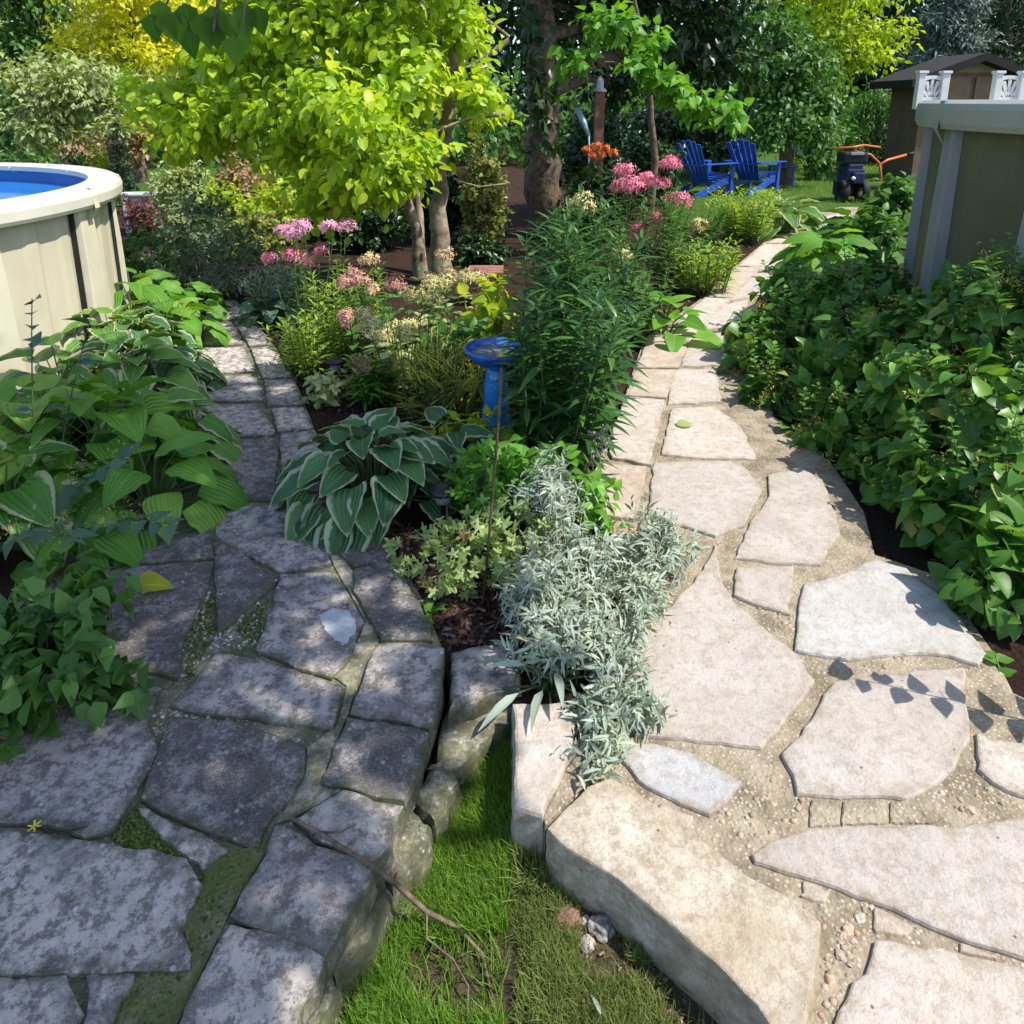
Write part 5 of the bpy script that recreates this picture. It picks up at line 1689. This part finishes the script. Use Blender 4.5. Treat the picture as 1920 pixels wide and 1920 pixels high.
# bright yellow green tree of the left garden
LEAFY = leafmat('tree_leaf_yellowgreen', (0.20, 0.35, 0.022), (0.38, 0.53, 0.035), (0.62, 0.66, 0.06), trans=0.5, rough=.4, tcol=1.3)
b = G(835, 540, SOILZ)
tree('yellowgreen_tree', 'bright yellow green tree with two brown trunks behind the phlox', b,
     [tr(825, 535, [(822, 420, 0), (826, 300, 0), (850, 150, 0), (860, -60, 0), (850, -250, 0)], .095, .03),
      tr(790, 520, [(782, 440, 0), (760, 360, -.1), (735, 300, -.2), (690, 200, -.2), (640, 60, -.2)], .065, .02),
      tr(792, 515, [(785, 400, .2), (770, 300, .2), (750, 160, .2), (720, 0, .2)], .05, .02)],
     blobs([(300, 185, 7.0, 75, 40), (390, 235, 6.6, 80, 50), (470, 120, 6.6, 90, 60), (500, 215, 6.4, 60, 40), (620, 180, 6.0, 95, 60), (690, 300, 5.8, 90, 55), (610, 370, 6.1, 60, 40), (760, 150, 6.2, 80, 60),
            (780, 290, 6.0, 45, 40), (570, 40, 6.5, 110, 50), (700, 60, 6.4, 90, 50), (900, 180, 6.6, 45, 45), (850, 50, 6.8, 80, 40), (420, 100, 7.2, 70, 35), (690, 230, 5.6, 60, 45), (560, 280, 6.4, 60, 45),
            (500, -90, 6.6, 200, 90), (750, -90, 6.4, 200, 90), (650, -260, 6.6, 260, 110), (340, 250, 7.1, 40, 30), (730, 345, 5.9, 45, 25)], thick=.5), 17000, .083, LEAFY, M_bark_pale, crad=.14, tm=T_TREE, down=.5, lvar=.4,
     extra=[([P(950, 212, 6.3), P(880, 222, 6.25), P(830, 240, 6.2), P(775, 275, 6.1)], .022), ([P(955, 75, 7.5), P(920, 100, 7.5), P(880, 125, 7.5), P(850, 130, 7.4)], .03), ([P(955, 70, 7.6), P(905, 30, 7.6), P(880, -20, 7.6)], .02),
            ([P(950, 345, 7.2), P(900, 350, 7.2), P(860, 340, 7.2)], .012)])

# drooping leaves in view; unseen crown and trunk added to shade the old path
rows = [(.75, 1.5), (1.5, 1.7), (2.3, 1.6), (2.95, 2.1), (.9, 2.5), (1.7, 2.7), (2.5, 2.9), (1.1, 3.6), (1.9, 3.8), (2.7, 3.8), (.7, 4.5), (1.5, 4.7), (2.3, 4.7), (1.2, .6), (2.1, .7), (2.9, 1.0), (3.2, 3.2), (1.9, -.4)]
rows = [(x - .55, y - 1.35) for x, y in rows if y < 4.0] + [(2.3, -.45), (2.0, 2.55), (1.2, 2.6)]
tb = Vector((3.4, -2.6, SOILZ))
hang_from = Vector((.2, 1.9, 4.6))
t = tree('shade_canopy_tree', 'tree with large leaves drooping into view at the top left, unseen crown added to shade the old path', tb,
     [[(tb, .26), (Vector((3.3, -2.3, 2.0)), .20), (Vector((2.8, -1.4, 3.8)), .16), (Vector((1.7, -.2, 4.8)), .10), (Vector((1.3, 1.6, 5.3)), .05)]],
     [((x, y, 5.1 + .35 * math.sin(i * 2.1)), (.74, .74, .36)) for i, (x, y) in enumerate(rows)], 8500, .17, GREEN, M_bark, crad=.2, tm=T_OVATE,
     extra=[([hang_from + Vector((.9, .2, .6)), hang_from, Vector((-.55, 2.5, 3.3)), P(420, -60, 2.6), P(400, 60, 2.6)], .02), ([P(420, -60, 2.6), P(320, -10, 2.65), P(290, 60, 2.65)], .006), ([P(420, -60, 2.6), P(460, -10, 2.55), P(455, 60, 2.5)], .006)])
L = Leaves()
for (x, y, s_, a) in [(282, 40, .10, 0), (305, 38, .10, .6), (330, 35, .11, -.4), (350, 70, .10, .2), (375, 40, .12, .3), (400, 45, .11, -.2), (425, 40, .10, .4), (450, 30, .12, .1), (437, 80, .11, -.1), (395, 25, .12, .5), (460, 20, .11, -.5), (345, 20, .11, .3), (300, 15, .1, -.3), (480, 25, .1, .3)]:
    L.add(T_OVATE, [P(x, y - 15, 2.6)], [(.35 * math.sin(a), .2, -1)], [(.3 * math.cos(a * 3), -1, .2)], s_, [R.random()])
L.build('leaf_spray', GREEN, t)

# background of the left garden
bgl = [
 ('broad_tree', 'pale green tree with a thin forked trunk above the pool', (218, 330, 14.0), [(210, 270), (196, 235), (185, 190), (170, 120)], [(100, 190, 14, 60, 30), (160, 150, 14, 70, 35), (90, 240, 14, 60, 25), (230, 190, 14.5, 40, 30), (60, 150, 14.2, 50, 35), (210, 235, 13.6, 30, 18)], 5200, .13, PALE),
 ('broad_tree', 'sunny yellow tree high in the background at the left', (260, 330, 19), [(255, 220), (250, 120), (240, 20)], [(160, 75, 19, 60, 35), (230, 50, 19, 80, 40), (320, 60, 19, 60, 40), (300, 110, 18.5, 60, 30), (210, 100, 18.5, 50, 20), (140, 110, 19, 30, 20), (380, 30, 19, 60, 40), (230, -40, 19, 140, 60)], 6500, .17, YELLOW),
 ('broad_tree', 'dark green tree in the top left corner', (40, 320, 20), [(45, 200), (50, 100), (50, -40)], [(50, 70, 20, 60, 50), (20, 130, 20, 40, 50), (90, 110, 21, 40, 40), (40, -40, 20, 100, 80)], 4500, .18, MID),
 ('broad_tree', 'olive toned tree behind the yellow one', (330, 330, 25), [(330, 200), (335, 80)], [(300, 160, 25, 80, 50), (200, 140, 25, 60, 50), (380, 150, 25, 70, 60), (120, 150, 26, 60, 50), (430, 70, 25, 60, 60)], 5200, .24, OLIVE),
 ('broad_tree', 'reddish brown tree beyond the little dark conifer', (262, 330, 16), [(262, 280), (258, 240)], [(255, 235, 16, 34, 34), (240, 270, 16, 26, 24), (150, 275, 17, 50, 18)], 2200, .14, RUST),
]
for nm, lab, (bx, by, d), tpts, bls, n, lf, mt in bgl:
    b = P(bx, by, d)
    b.z = SOILZ
    trk = [(b, .13)] + [(P(x, y, d), .11 - .02 * i) for i, (x, y) in enumerate(tpts)]
    tree(nm, lab, b, [trk], blobs(bls), n, lf, mt, cat='tree', crad=.28, group='trees behind the left garden')


def shrub(lab, px, py, d, rx, ry, n, lf, mt, name='shrub', tm=T_OVATE_LO, shell=.4, crad=None, extra=()):
    c = P(px, py, d)
    k = mperpx(c)
    h = c.z + ry * k - SOILZ
    b = Vector((c.x, d, SOILZ))
    bl_ = [((c.x, d, SOILZ + h * .5), (rx * k, rx * k * .8, h * .52))] + [blob(*e) for e in extra]
    return bush(name, b, bl_, n, lf, mt, lab, 'shrub', tm, clump=8, crad=crad or lf * 1.1, down=.2, nst=10, shell=shell, stem_r=.008)


shrub('low dark shrub seen over the far pool rim at the left', 60, 295, 13, 50, 22, 900, .12, MID)
shrub('round dark shrub seen over the far pool rim near its bend', 140, 300, 12.5, 30, 16, 600, .10, DARKG)
shrub('light green shrub behind the round dark one', 185, 290, 14, 34, 22, 700, .10, YELLOWG)
b = P(231, 340, 11.5)
b.z = SOILZ
t = tree('dwarf_conifer', 'small dark green conical conifer past the pool', b, [[(b, .04), (Vector((b.x, b.y, .9)), .02)]], [(tuple(Vector((b.x, b.y, .28 + .2 * i))), (.24 - .035 * i, .24 - .035 * i, .18)) for i in range(6)], 2400, .07, CONIF, crad=.05, down=-.4, tm=T_LANCE_LO)
shrub('red leaved barberry past the pool curve', 268, 392, 9.6, 46, 26, 1300, .055, BARB)
shrub('pale green shrub in the middle of the left garden', 340, 345, 9.0, 52, 52, 2000, .085, PALE)
shrub('yellow green shrub right of the pale one', 425, 400, 8.4, 60, 55, 1600, .09, YELLOWG)
shrub('dusty pink tinged shrub under the yellow green leaves', 440, 305, 10, 44, 30, 1100, .09, RUST)
shrub('sunny shrub with light foliage behind the silvery plants', 480, 440, 7.9, 55, 45, 1300, .08, OLIVE)
shrub('golden green shrub under the tree crown', 520, 385, 9, 55, 50, 1500, .09, YELLOWG)
shrub('tall blue green shrub at the end of the path', 395, 455, 8.2, 48, 60, 1700, .07, BLUEG, tm=T_LANCE_LO)
shrub('dark evergreen shrub behind the forked trunk', 690, 455, 8.6, 75, 75, 2600, .10, DARKG)
shrub('dark evergreen shrub behind the right trunk', 810, 430, 9.2, 75, 110, 2800, .11, DARKG)
shrub('olive shrub at the right of the two trunks', 905, 380, 8.8, 44, 110, 2600, .09, OLIVE)
shrub('dark shrub below the olive one', 905, 490, 7.8, 45, 36, 1300, .09, DARKG)
shrub('green shrub filling the gap left of the forked trunk', 600, 420, 9.4, 60, 70, 1900, .10, MID)
shrub('faded russet shrub beneath the tree crown', 500, 350, 11, 40, 40, 900, .09, RUST)

# small things of the left background
b = P(238, 375, 9.8)
b.z = SOILZ
mb = MB()
mb.box((b.x, b.y, .22), (.09, .09, .50))
mb.box((b.x, b.y, .485), (.11, .11, .03))
tag(mb.build('marker_post', plain('white_paint', (.74, .73, .68), .5, .06, 8), bevel=.004), 'short white post in front of the little conifer', 'post')
b = P(266, 375, 9.9)
b.z = SOILZ
t = thing('utility_box', b, 'grey green utility box beside the short white post', 'box')
mb = MB()
mb.box((b.x, b.y, .22), (.36, .26, .46))
mb.build('housing', plain('grey_green_metal', (.36, .42, .38), .5, .08, 6), t, bevel=.02)
mb = MB()
mb.box((b.x, b.y, .465), (.39, .30, .035))
mb.build('lid', plain('grey_green_lid', (.42, .47, .44), .5, .08, 6), t, bevel=.01)
# red timber border
b = G(915, 575, SOILZ)
t = thing('garden_bench', b, 'low reddish plank bench half hidden at the right of the trunks', 'bench')
M_red = plain('red_wood', (.34, .15, .12), .8, .2, 12, bump=.3)
for i in range(3):
    mb = MB()
    mb.box((b.x - .02, b.y + .10 * i, .26), (.30, .085, .025))
    mb.build('seat_board', M_red, t, bevel=.003)
for sx in (-.12, .08):
    mb = MB()
    mb.box((b.x + sx, b.y + .10, .10), (.04, .22, .285))
    mb.build('leg', M_red, t, bevel=.003)

# ------------------------------------------------------------------ right garden, background
b = G(1020, 385, SOILZ)
b = Vector((P(1022, 340, 9.5).x, 9.5, SOILZ))
tree('old_shade_tree', 'thick brown trunk with a dark crown at the top of the new garden', b,
     [[(b, .27), (P(1020, 330, 9.5), .22), (P(1015, 240, 9.5), .19), (P(1012, 120, 9.5), .18), (P(1010, -80, 9.5), .15), (P(1030, -300, 9.5), .08)]],
     blobs([(1010, 40, 9.3, 40, 60), (1090, 20, 10.0, 80, 50), (1200, 30, 10.4, 90, 60), (1300, 40, 10.8, 90, 60), (1010, 170, 8.9, 30, 40), (1260, 120, 11.2, 90, 60), (1350, 100, 11.5, 80, 60), (1160, 160, 11.4, 60, 40),
            (1120, -140, 9.5, 200, 100), (1350, -120, 10.5, 200, 110), (1200, -330, 10, 320, 130), (1010, 230, 9.0, 22, 30)]), 9000, .17, DARKG, M_bark, crad=.3, tm=T_OVATE_LO, down=.5)  # shade of this crown is put into its dark leaf colour
# low boughs in front of it, their sunlight put into a bright leaf colour
b = Vector((P(1230, 340, 8.2).x, 8.6, SOILZ))
tree('slender_tree', 'slender tree with bright drooping boughs in front of the dark crown', b, [[(b, .05), (P(1228, 300, 8.6), .04), (P(1215, 150, 8.6), .035), (P(1190, 0, 8.5), .02), (P(1180, -60, 8.5), .015)]],
     blobs([(1150, 45, 7.9, 40, 18), (1080, 112, 7.9, 30, 20), (1125, 48, 8.1, 30, 14), (1205, 105, 7.9, 28, 18), (1232, 150, 7.9, 26, 16), (1270, 165, 7.9, 22, 14), (1300, 195, 7.9, 26, 16), (1340, 205, 7.9, 30, 14), (1370, 222, 8.0, 22, 10), (1220, 70, 8, 20, 14)], thick=.22), 900, .12, BRIGHT, M_bark, crad=.12, tm=T_OVATE)
bgr = [
 ('shrubby_tree', 'dense green bush like tree in the middle of the right background', (1480, 300, 15.5), [(1478, 220), (1480, 120)], [(1470, 200, 15.5, 60, 60), (1500, 120, 15.5, 60, 50), (1540, 200, 15.5, 40, 50), (1430, 130, 15.5, 50, 50), (1440, 240, 15, 36, 30), (1530, 250, 15, 30, 26), (1460, 60, 15.8, 60, 40)], 6500, .14, MID, .3),
 ('broad_tree', 'yellow green tree lit by the sun above the lawn', (1560, 280, 19), [(1560, 160), (1565, 60), (1570, -60)], [(1530, 55, 18.5, 70, 34), (1590, 90, 18.3, 44, 30), (1640, 105, 18.2, 44, 18), (1600, 50, 18.6, 60, 30), (1660, 60, 18.8, 40, 28), (1560, -40, 19, 160, 60), (1585, 130, 18.2, 24, 18)], 5200, .17, YELLOWG, .3),
 ('broad_tree', 'dark mottled tree between the shade tree and the dense bush', (1350, 330, 17.5), [(1350, 250), (1355, 150), (1385, 40)], [(1380, 130, 17, 50, 60), (1400, 200, 17.4, 40, 40), (1340, 190, 17.4, 40, 40), (1385, 40, 17, 60, 50), (1330, 240, 17.8, 60, 40), (1240, 230, 17.8, 70, 40), (1160, 240, 17.8, 60, 40)], 5600, .15, DARKG, .3),
 ('spruce', 'blue spruce above the shed roof', (1790, 260, 24), [(1790, 150), (1795, 40), (1795, -150)], [(1770, 110, 24, 70, 22), (1800, 75, 24, 60, 20), (1770, 40, 24, 50, 20), (1810, 10, 24, 44, 18), (1800, -40, 24, 36, 20), (1730, 140, 24, 40, 16)], 6500, .22, SPRUCE, .24),
 ('dark_conifer', 'nearly black conifer in the top right corner', (1890, 260, 28), [(1890, 150), (1890, 30), (1890, -200)], [(1890, 120, 28, 90, 40), (1890, 60, 28, 80, 40), (1890, 0, 28, 70, 40), (1960, 60, 28, 80, 60), (1720, 60, 29, 70, 70), (1690, 130, 29, 60, 40), (1800, -60, 29, 160, 60)], 7500, .26, CONIF, .3),
]
for nm, lab, (bx, by, d), tpts, bls, n, lf, mt, cr in bgr:
    b = P(bx, by, d)
    b.z = SOILZ
    trk = [(b, .15)] + [(P(x, y, d), .13 - .02 * i) for i, (x, y) in enumerate(tpts)]
    tree(nm, lab, b, [trk], blobs(bls), n, lf, mt, crad=cr, group='trees behind the right garden', tm=T_LANCE_LO if 'con' in nm or 'spr' in nm else T_OVATE_LO, down=.2 if 'spr' in nm else .45)
# weeping dome tree
c = P(1650, 195, 21)
t = tree('weeping_tree', 'low weeping tree shaped like a dome at the end of the lawn', Vector((c.x, 21, SOILZ)), [[(Vector((c.x, 21, SOILZ)), .12), (Vector((c.x + .05, 21, .8)), .10), (Vector((c.x, 21, 1.5)), .07)]],
     blobs([(1650, 200, 21, 50, 20), (1615, 215, 21, 26, 26), (1690, 215, 21, 26, 26), (1650, 180, 21, 36, 12)]), 3600, .13, GREEN, crad=.18, tm=T_LANCE_LO, down=1.2)
shrub('dark shrub in the shade under the weeping tree', 1650, 250, 20.5, 46, 20, 900, .14, DARKG)
shrub('light leafed shrub left of the weeping tree', 1590, 262, 18, 24, 16, 700, .14, GREEN)
shrub('shrub with bright leaves at the left edge of the far lawn', 1540, 262, 16.5, 34, 26, 1000, .13, GREEN)
shrub('shady shrub behind the blue chairs', 1330, 262, 17, 80, 40, 1800, .14, DARKG)
shrub('shady shrub left of the blue chairs', 1220, 290, 12.5, 60, 40, 1600, .12, DARKG)
shrub('dark shrub behind the wooden post', 1110, 255, 12.0, 70, 60, 2200, .12, DARKG)
shrub('dark undergrowth shrub behind the pink phlox', 1130, 340, 9.0, 70, 34, 1600, .10, DARKG)
b = P(1120, 300, 9.6)
sh = shrub('dark shrub topped with orange red flowers by the wooden post', 1120, 300, 9.4, 40, 22, 700, .08, DARKG)
for (x, y) in [(1100, 282), (1118, 276), (1135, 280), (1148, 288), (1126, 290), (1108, 292)]:
    c = P(x, y, 9.1)
    petal_head(sh, c, .06, ORANGE, 40, .035)
b = P(1120, 330, 10.0)
b.z = SOILZ
t = thing('lamp_post', b, 'reddish wooden post with a small grey lamp on top, in the shade', 'post')
mb = MB()
mb.box((b.x, b.y, P(1120, 172, 10).z / 2), (.12, .12, P(1120, 172, 10).z))
mb.build('post', plain('red_brown_wood', (.26, .12, .08), .8, .2, 12, bump=.3), t, bevel=.005)
mb = MB()
zt = P(1120, 172, 10).z
mb.lathe((b.x, b.y, zt), [(.09, 0), (.09, .02), (.05, .05), (.045, .14), (.03, .18), (0, .19)], 20)
mb.build('lamp', plain('grey_lamp', (.45, .47, .52), .4, .1, 10), t)
mb = MB()
q0, q1 = P(1082, 205, 9.8), P(1104, 255, 9.6)
mb.tube([q0, q0.lerp(q1, .5) + Vector((0, 0, .02)), q1], [.03, .045, .02], 10)
mb.tube([q1, Vector((q1.x + .05, q1.y, SOILZ))], [.012, .012], 8)
tag(mb.build('garden_spinner', plain('pale_blue_metal', (.30, .50, .58), .35, .1, 10)), 'pale blue metal garden ornament on a stake beside the wooden post', 'ornament')

# blue adirondack chairs
M_blue_ch = plain('blue_paint', (0.020, 0.085, 0.42), 0.4, 0.15, 5, col2=(0.012, 0.05, 0.28))


def chair(px, py, rz, label):
    b = G(px, py, SOILZ)
    t = thing('garden_chair', b, label, 'chair', 'blue slatted garden chairs')
    M = Matrix.Rotation(rz, 3, 'Z')

    def W(x, y, z):
        return M @ Vector((x, y, z)) + b
    for i in range(5):
        x = (i - 2) * .105
        top_ = 1.02 - .022 * abs(i - 2) ** 1.6
        mb = MB()
        mb.bar(W(x * .82, -.22, .26), W(x * 1.22, -.60, top_), .088, .02, up=M @ Vector((0, 1, .3)))
        mb.build('back_slat', M_blue_ch, t, bevel=.004)
    for i in range(5):
        mb = MB()
        y = .30 - i * .115
        mb.bar(W(-.27, y, .38 - (.30 - y) * .22), W(.27, y, .38 - (.30 - y) * .22), .10, .02)
        mb.build('seat_slat', M_blue_ch, t, bevel=.004)
    for sx in (-1, 1):
        mb = MB()
        mb.bar(W(sx * .33, -.50, .60), W(sx * .35, .34, .60), .13, .022)
        mb.build('armrest', M_blue_ch, t, bevel=.006)
        mb = MB()
        mb.bar(W(sx * .29, .28, 0), W(sx * .29, .28, .59), .09, .025, up=M @ Vector((1, 0, 0)))
        mb.build('leg', M_blue_ch, t, bevel=.004)
        mb = MB()
        mb.bar(W(sx * .262, .32, .33), W(sx * .262, -.62, .02), .025, .12)
        mb.build('side_rail', M_blue_ch, t, bevel=.004)
    mb = MB()
    mb.bar(W(-.30, -.47, .57), W(.30, -.47, .57), .05, .03)
    mb.build('back_brace', M_blue_ch, t, bevel=.004)
    return t


chair(1328, 366, math.radians(-58), 'left one of the two blue slatted chairs, behind the pink phlox')
chair(1415, 362, math.radians(-50), 'right one of the two blue slatted chairs, nearer the white flowers')
b = G(1462, 350, SOILZ)
t = thing('side_table', b, 'low blue slatted table at the right of the blue chairs', 'table')
for i in range(4):
    mb = MB()
    mb.box((b.x, b.y - .18 + .12 * i, .38), (.44, .10, .022))
    mb.build('top_board', M_blue_ch, t, bevel=.003)
for sx in (-.18, .18):
    for sy in (-.18, .18):
        mb = MB()
        mb.box((b.x + sx, b.y + sy, .17), (.045, .045, .40))
        mb.build('leg', M_blue_ch, t, bevel=.003)
# white flowering clump
b = G(1482, 322, SOILZ)
t, tops = stalks('flowering_plant', 1482, 322, .35, .62, 12, 10, .12, GREEN, 'clump of white and tan flowers beside the blue table', 'plant', T_OVATE)
for p in tops[:8]:
    petal_head(t, p, .10, rnd_mat('white_petal', [(0, (.70, .66, .60)), (.7, (.62, .58, .50)), (1, (.55, .42, .28))]), 50, .06)

# tiller with orange handlebars
b = G(1594, 380, SOILZ)
t = thing('garden_tiller', b, 'dark navy garden tiller with orange handlebars parked at the end of the path', 'tiller')
M_navy = plain('navy_paint', (0.012, 0.018, 0.085), .3, .3, 8, spec=.6)
M_orange = plain('orange_paint', (0.62, 0.15, 0.04), .4, .15, 8)
M_rub = plain('black_rubber', (.012, .012, .013), .7, .1, 20, bump=.6, bscale=60)
x, y = b.x, b.y
mb = MB()
mb.box((x, y + .1, .42), (.30, .40, .26))
mb.box((x, y + .1, .58), (.26, .34, .10))
mb.box((x + .02, y - .14, .40), (.20, .10, .20))
mb.build('engine', M_navy, t, bevel=.03)
mb = MB()
mb.box((x, y + .12, .72), (.42, .34, .20))
mb.build('hood', M_black, t, bevel=.04)
mb = MB()
mb.box((x, y - .06, .80), (.22, .02, .05))
mb.build('badge', plain('grey_plate', (.30, .33, .42), .4, .1, 9), t, bevel=.005)
mb = MB()
mb.lathe((x - .09, y - .21, .40), [(0, -.035), (.03, -.02), (.038, 0), (.03, .02), (0, .035)], 14)
mb.build('cap', plain('white_cap', (.75, .75, .75), .4, .05, 9), t)
for sx in (-.17, .17):
    mb = MB()
    rr = .20
    vs, fs = [], []
    prof = [(-.055, .15), (-.06, .185), (-.04, .20), (.04, .20), (.06, .185), (.055, .15), (.03, .09), (-.03, .09)]
    for k in range(24):
        a = k * math.pi / 12
        for (u, r_) in prof:
            vs.append((x + sx + u, y - .02 + math.cos(a) * r_, .165 + math.sin(a) * r_))
    m = len(prof)
    fs = [(k * m + q, k * m + (q + 1) % m, ((k + 1) % 24) * m + (q + 1) % m, ((k + 1) % 24) * m + q) for k in range(24) for q in range(m)]
    mb.add(vs, fs, True)
    w = mb.build('wheel', M_rub, t)
    mb = MB()
    mb.tube([(x + sx - .04, y - .02, .165), (x + sx + .04, y - .02, .165)], .09, 16)
    w2 = mb.build('rim', M_orange, None)
    w2.parent = w
    w2.matrix_parent_inverse = Matrix.Translation(-Vector(b))
mb = MB()
mb.box((x, y + .3, .18), (.30, .3, .26))
mb.build('tine_cover', M_navy, t, bevel=.03)
mb = MB()
mb.box((x + .32, y + .12, .20), (.36, .10, .10))
mb.build('gearbox', M_black, t, bevel=.02)
mb = MB()
hz = b.y + .1
mb.tube([Vector((x + .46, hz, .12)), P(1652, 330, hz), P(1648, 305, hz), P(1632, 290, hz), P(1600, 283, hz)], .022, 8)
mb.tube([P(1648, 310, hz), P(1664, 300, hz + .1), P(1700, 290, hz + .2)], .022, 8)
mb.tube([P(1620, 272, hz), P(1600, 276, hz), P(1560, 279, hz)], .02, 8)
mb.tube([P(1612, 285, hz), P(1620, 272, hz), P(1650, 276, hz + .2)], .018, 8)
mb.build('handlebar', M_orange, t)
mb = MB()
mb.tube([P(1700, 290, hz + .2), P(1714, 287, hz + .2)], .028, 8)
mb.tube([P(1562, 279, hz), P(1548, 280, hz)], .028, 8)
mb.build('grip', M_rub, t)

# deck with fan railings behind the right pool
M_whitep = plain('white_vinyl', (.80, .79, .76), .4, .04, 8)
dz = 1.56
dy = 9.2
t = thing('pool_deck', Vector((6.2, dy + 1, SOILZ)), 'raised white deck with fan pattern railings behind the right pool', 'deck')
mb = MB()
mb.box((7.45, dy + .35, dz - .03), (4.3, .9, .06))
mb.box((7.45, dy - .12, dz - .16), (4.3, .04, .2))
mb.build('floor', M_whitep, t)
for xx in (5.45, 7.2, 9.4):
    for yy in (dy + .05, dy + .7):
        mb = MB()
        mb.box((xx, yy, (dz - .2) / 2 + SOILZ / 2), (.12, .12, dz - .06 - SOILZ))
        mb.build('support_post', M_whitep, t)


def fan_panel(px0, px1, yb, yt):
    d = dy
    p0, p1 = P(px0, yb, d), P(px1, yb, d)
    zb, zt_ = dz, P(px0, yt, d).z
    w = .035
    mbp = MB()
    for xx in (p0.x, p1.x):
        mbp = MB()
        mbp.box((xx, d, (dz + zt_ + .03) / 2), (.085, .085, zt_ + .03 - dz))
        mbp.box((xx, d, zt_ + .045), (.11, .11, .03))
        mbp.build('railing_post', M_whitep, t, bevel=.004)
    mb = MB()
    cx_ = (p0.x + p1.x) / 2
    hw = (p1.x - p0.x) / 2
    zlow = zb + .12
    mb.bar((p0.x, d, zlow), (p1.x, d, zlow), .03, .04)
    mb.bar((p0.x, d, zb + .04), (p1.x, d, zb + .04), .03, .04)
    arcp = [Vector((cx_ - hw * math.cos(a), d, zt_ - .09 + .08 * math.sin(a))) for a in [math.pi * i / 12 for i in range(13)]]
    for a, b_ in zip(arcp[:-1], arcp[1:]):
        mb.bar(a, b_, .03, .04)
    for i in range(5):
        a = math.radians(32 + 29 * i)
        e = Vector((cx_ - math.cos(a) * hw * .95, d, zlow + math.sin(a) * (zt_ - zlow - .03)))
        mb.bar((cx_ - math.cos(a) * .02, d, zlow), e, .022, .028)
    mb.build('fan_railing', M_whitep, t)


fan_panel(1722, 1766, 185, 143)
fan_panel(1865, 1912, 185, 143)

# shed
t0 = P(1832, 100, 16)
cx_, sy = t0.x, 16.0
t = thing('garden_shed', Vector((cx_, sy + 1.2, SOILZ)), 'brown wooden shed with a dark gable roof behind the pool deck', 'shed')
M_shed = plain('brown_siding', (.20, .125, .085), .8, .12, 5, bump=.2)
M_roof = plain('dark_shingle', (.022, .02, .022), .9, .2, 10, bump=.5)
pk, ev, hw = t0.z, P(1720, 150, 16).z, 1.42
mb = MB()
zf = SOILZ
vs = [(cx_ - 1.0, sy, zf), (cx_ + 1.0, sy, zf), (cx_ + 1.0, sy, ev + .15), (cx_, sy, pk - .18), (cx_ - 1.0, sy, ev + .15)]
vs2 = [(a, c_ + 1.3, d_) for a, c_, d_ in vs]
mb.add(vs + vs2, [(0, 1, 2, 3, 4), (9, 8, 7, 6, 5), (0, 5, 6, 1), (1, 6, 7, 2), (4, 9, 5, 0)])
mb.build('wall', M_shed, t)
mb = MB()
for sx in (-1, 1):
    q = [Vector((cx_, sy - .35, pk)), Vector((cx_ + sx * hw, sy - .35, ev)), Vector((cx_ + sx * hw, sy + 1.5, ev)), Vector((cx_, sy + 1.5, pk))]
    mb.add(q + [v - Vector((0, 0, .16)) for v in q], [(0, 1, 2, 3), (7, 6, 5, 4), (0, 4, 5, 1), (1, 5, 6, 2), (2, 6, 7, 3), (3, 7, 4, 0)])
mb.build('roof', M_roof, t)
M_sd = plain('brown_door', (.25, .15, .10), .7, .1, 5)
for sx in (-.36, .36):
    mb = MB()
    mb.box((cx_ + sx, sy - .025, 1.13), (.62, .03, 2.02 - .0))
    d_ = mb.build('door', M_sd, t, bevel=.004)
    mb = MB()
    mb.box((cx_ + sx, sy - .05, 2.16), (.60, .05, .05))
    mb.box((cx_ + sx + .29, sy - .05, 1.6), (.03, .03, 1.0))
    m_ = mb.build('trim', M_roof, None)
    m_.parent = d_
    m_.matrix_parent_inverse = Matrix.Translation(-t.location)
arc_ = MB()
vs = [Vector((cx_ + .62 * math.cos(a), sy - .012, 2.22 + .26 * math.sin(a))) for a in [math.pi * i / 14 for i in range(15)]]
arc_.add(vs + [v + Vector((0, -.02, 0)) for v in vs], [tuple(range(15)), tuple(range(29, 14, -1))] + [(i, i + 1, 16 + i, 15 + i) for i in range(14)])
arc_.build('arch_panel', plain('arch_wood', (.34, .25, .19), .8, .1, 6), t)

# far woodland closing the view
def wood(name, x0, x1, y0, y1, h, n, leaf, mat):
    L = Leaves()
    m = n // 10
    px_ = RN.uniform(x0, x1, m)
    py_ = RN.uniform(y0, y1, m)
    top = h * (0.8 + .2 * np.sin(px_ * .7) * np.cos(px_ * .23 + 1))
    pz = RN.rand(m) * top
    c = np.repeat(np.column_stack([px_, py_, pz]), 10, 0) + RN.normal(0, .55, (m * 10, 3))
    L.add(T_OVATE_LO, c, rdir(m * 10) + np.array([0, 0, -.4]), rdir(m * 10) * .7 + np.array([0, -.4, .6]), leaf * (.7 + .6 * RN.rand(m * 10)), np.clip(np.repeat(RN.rand(m), 10) * .6 + .4 * RN.rand(m * 10), 0, 1))
    return tag(L.build(name, mat), kind='stuff')


wood('far_wood', -46, -3, 30, 34, 10, 42000, .48, PALE)
wood('far_wood', -4, 46, 31, 36, 11, 42000, .48, DARKG)
wood('far_undergrowth', -30, 4, 20, 23, 2.4, 12000, .3, MID)
wood('far_undergrowth', 4, 12, 26, 28, 2.2, 7000, .3, MID)
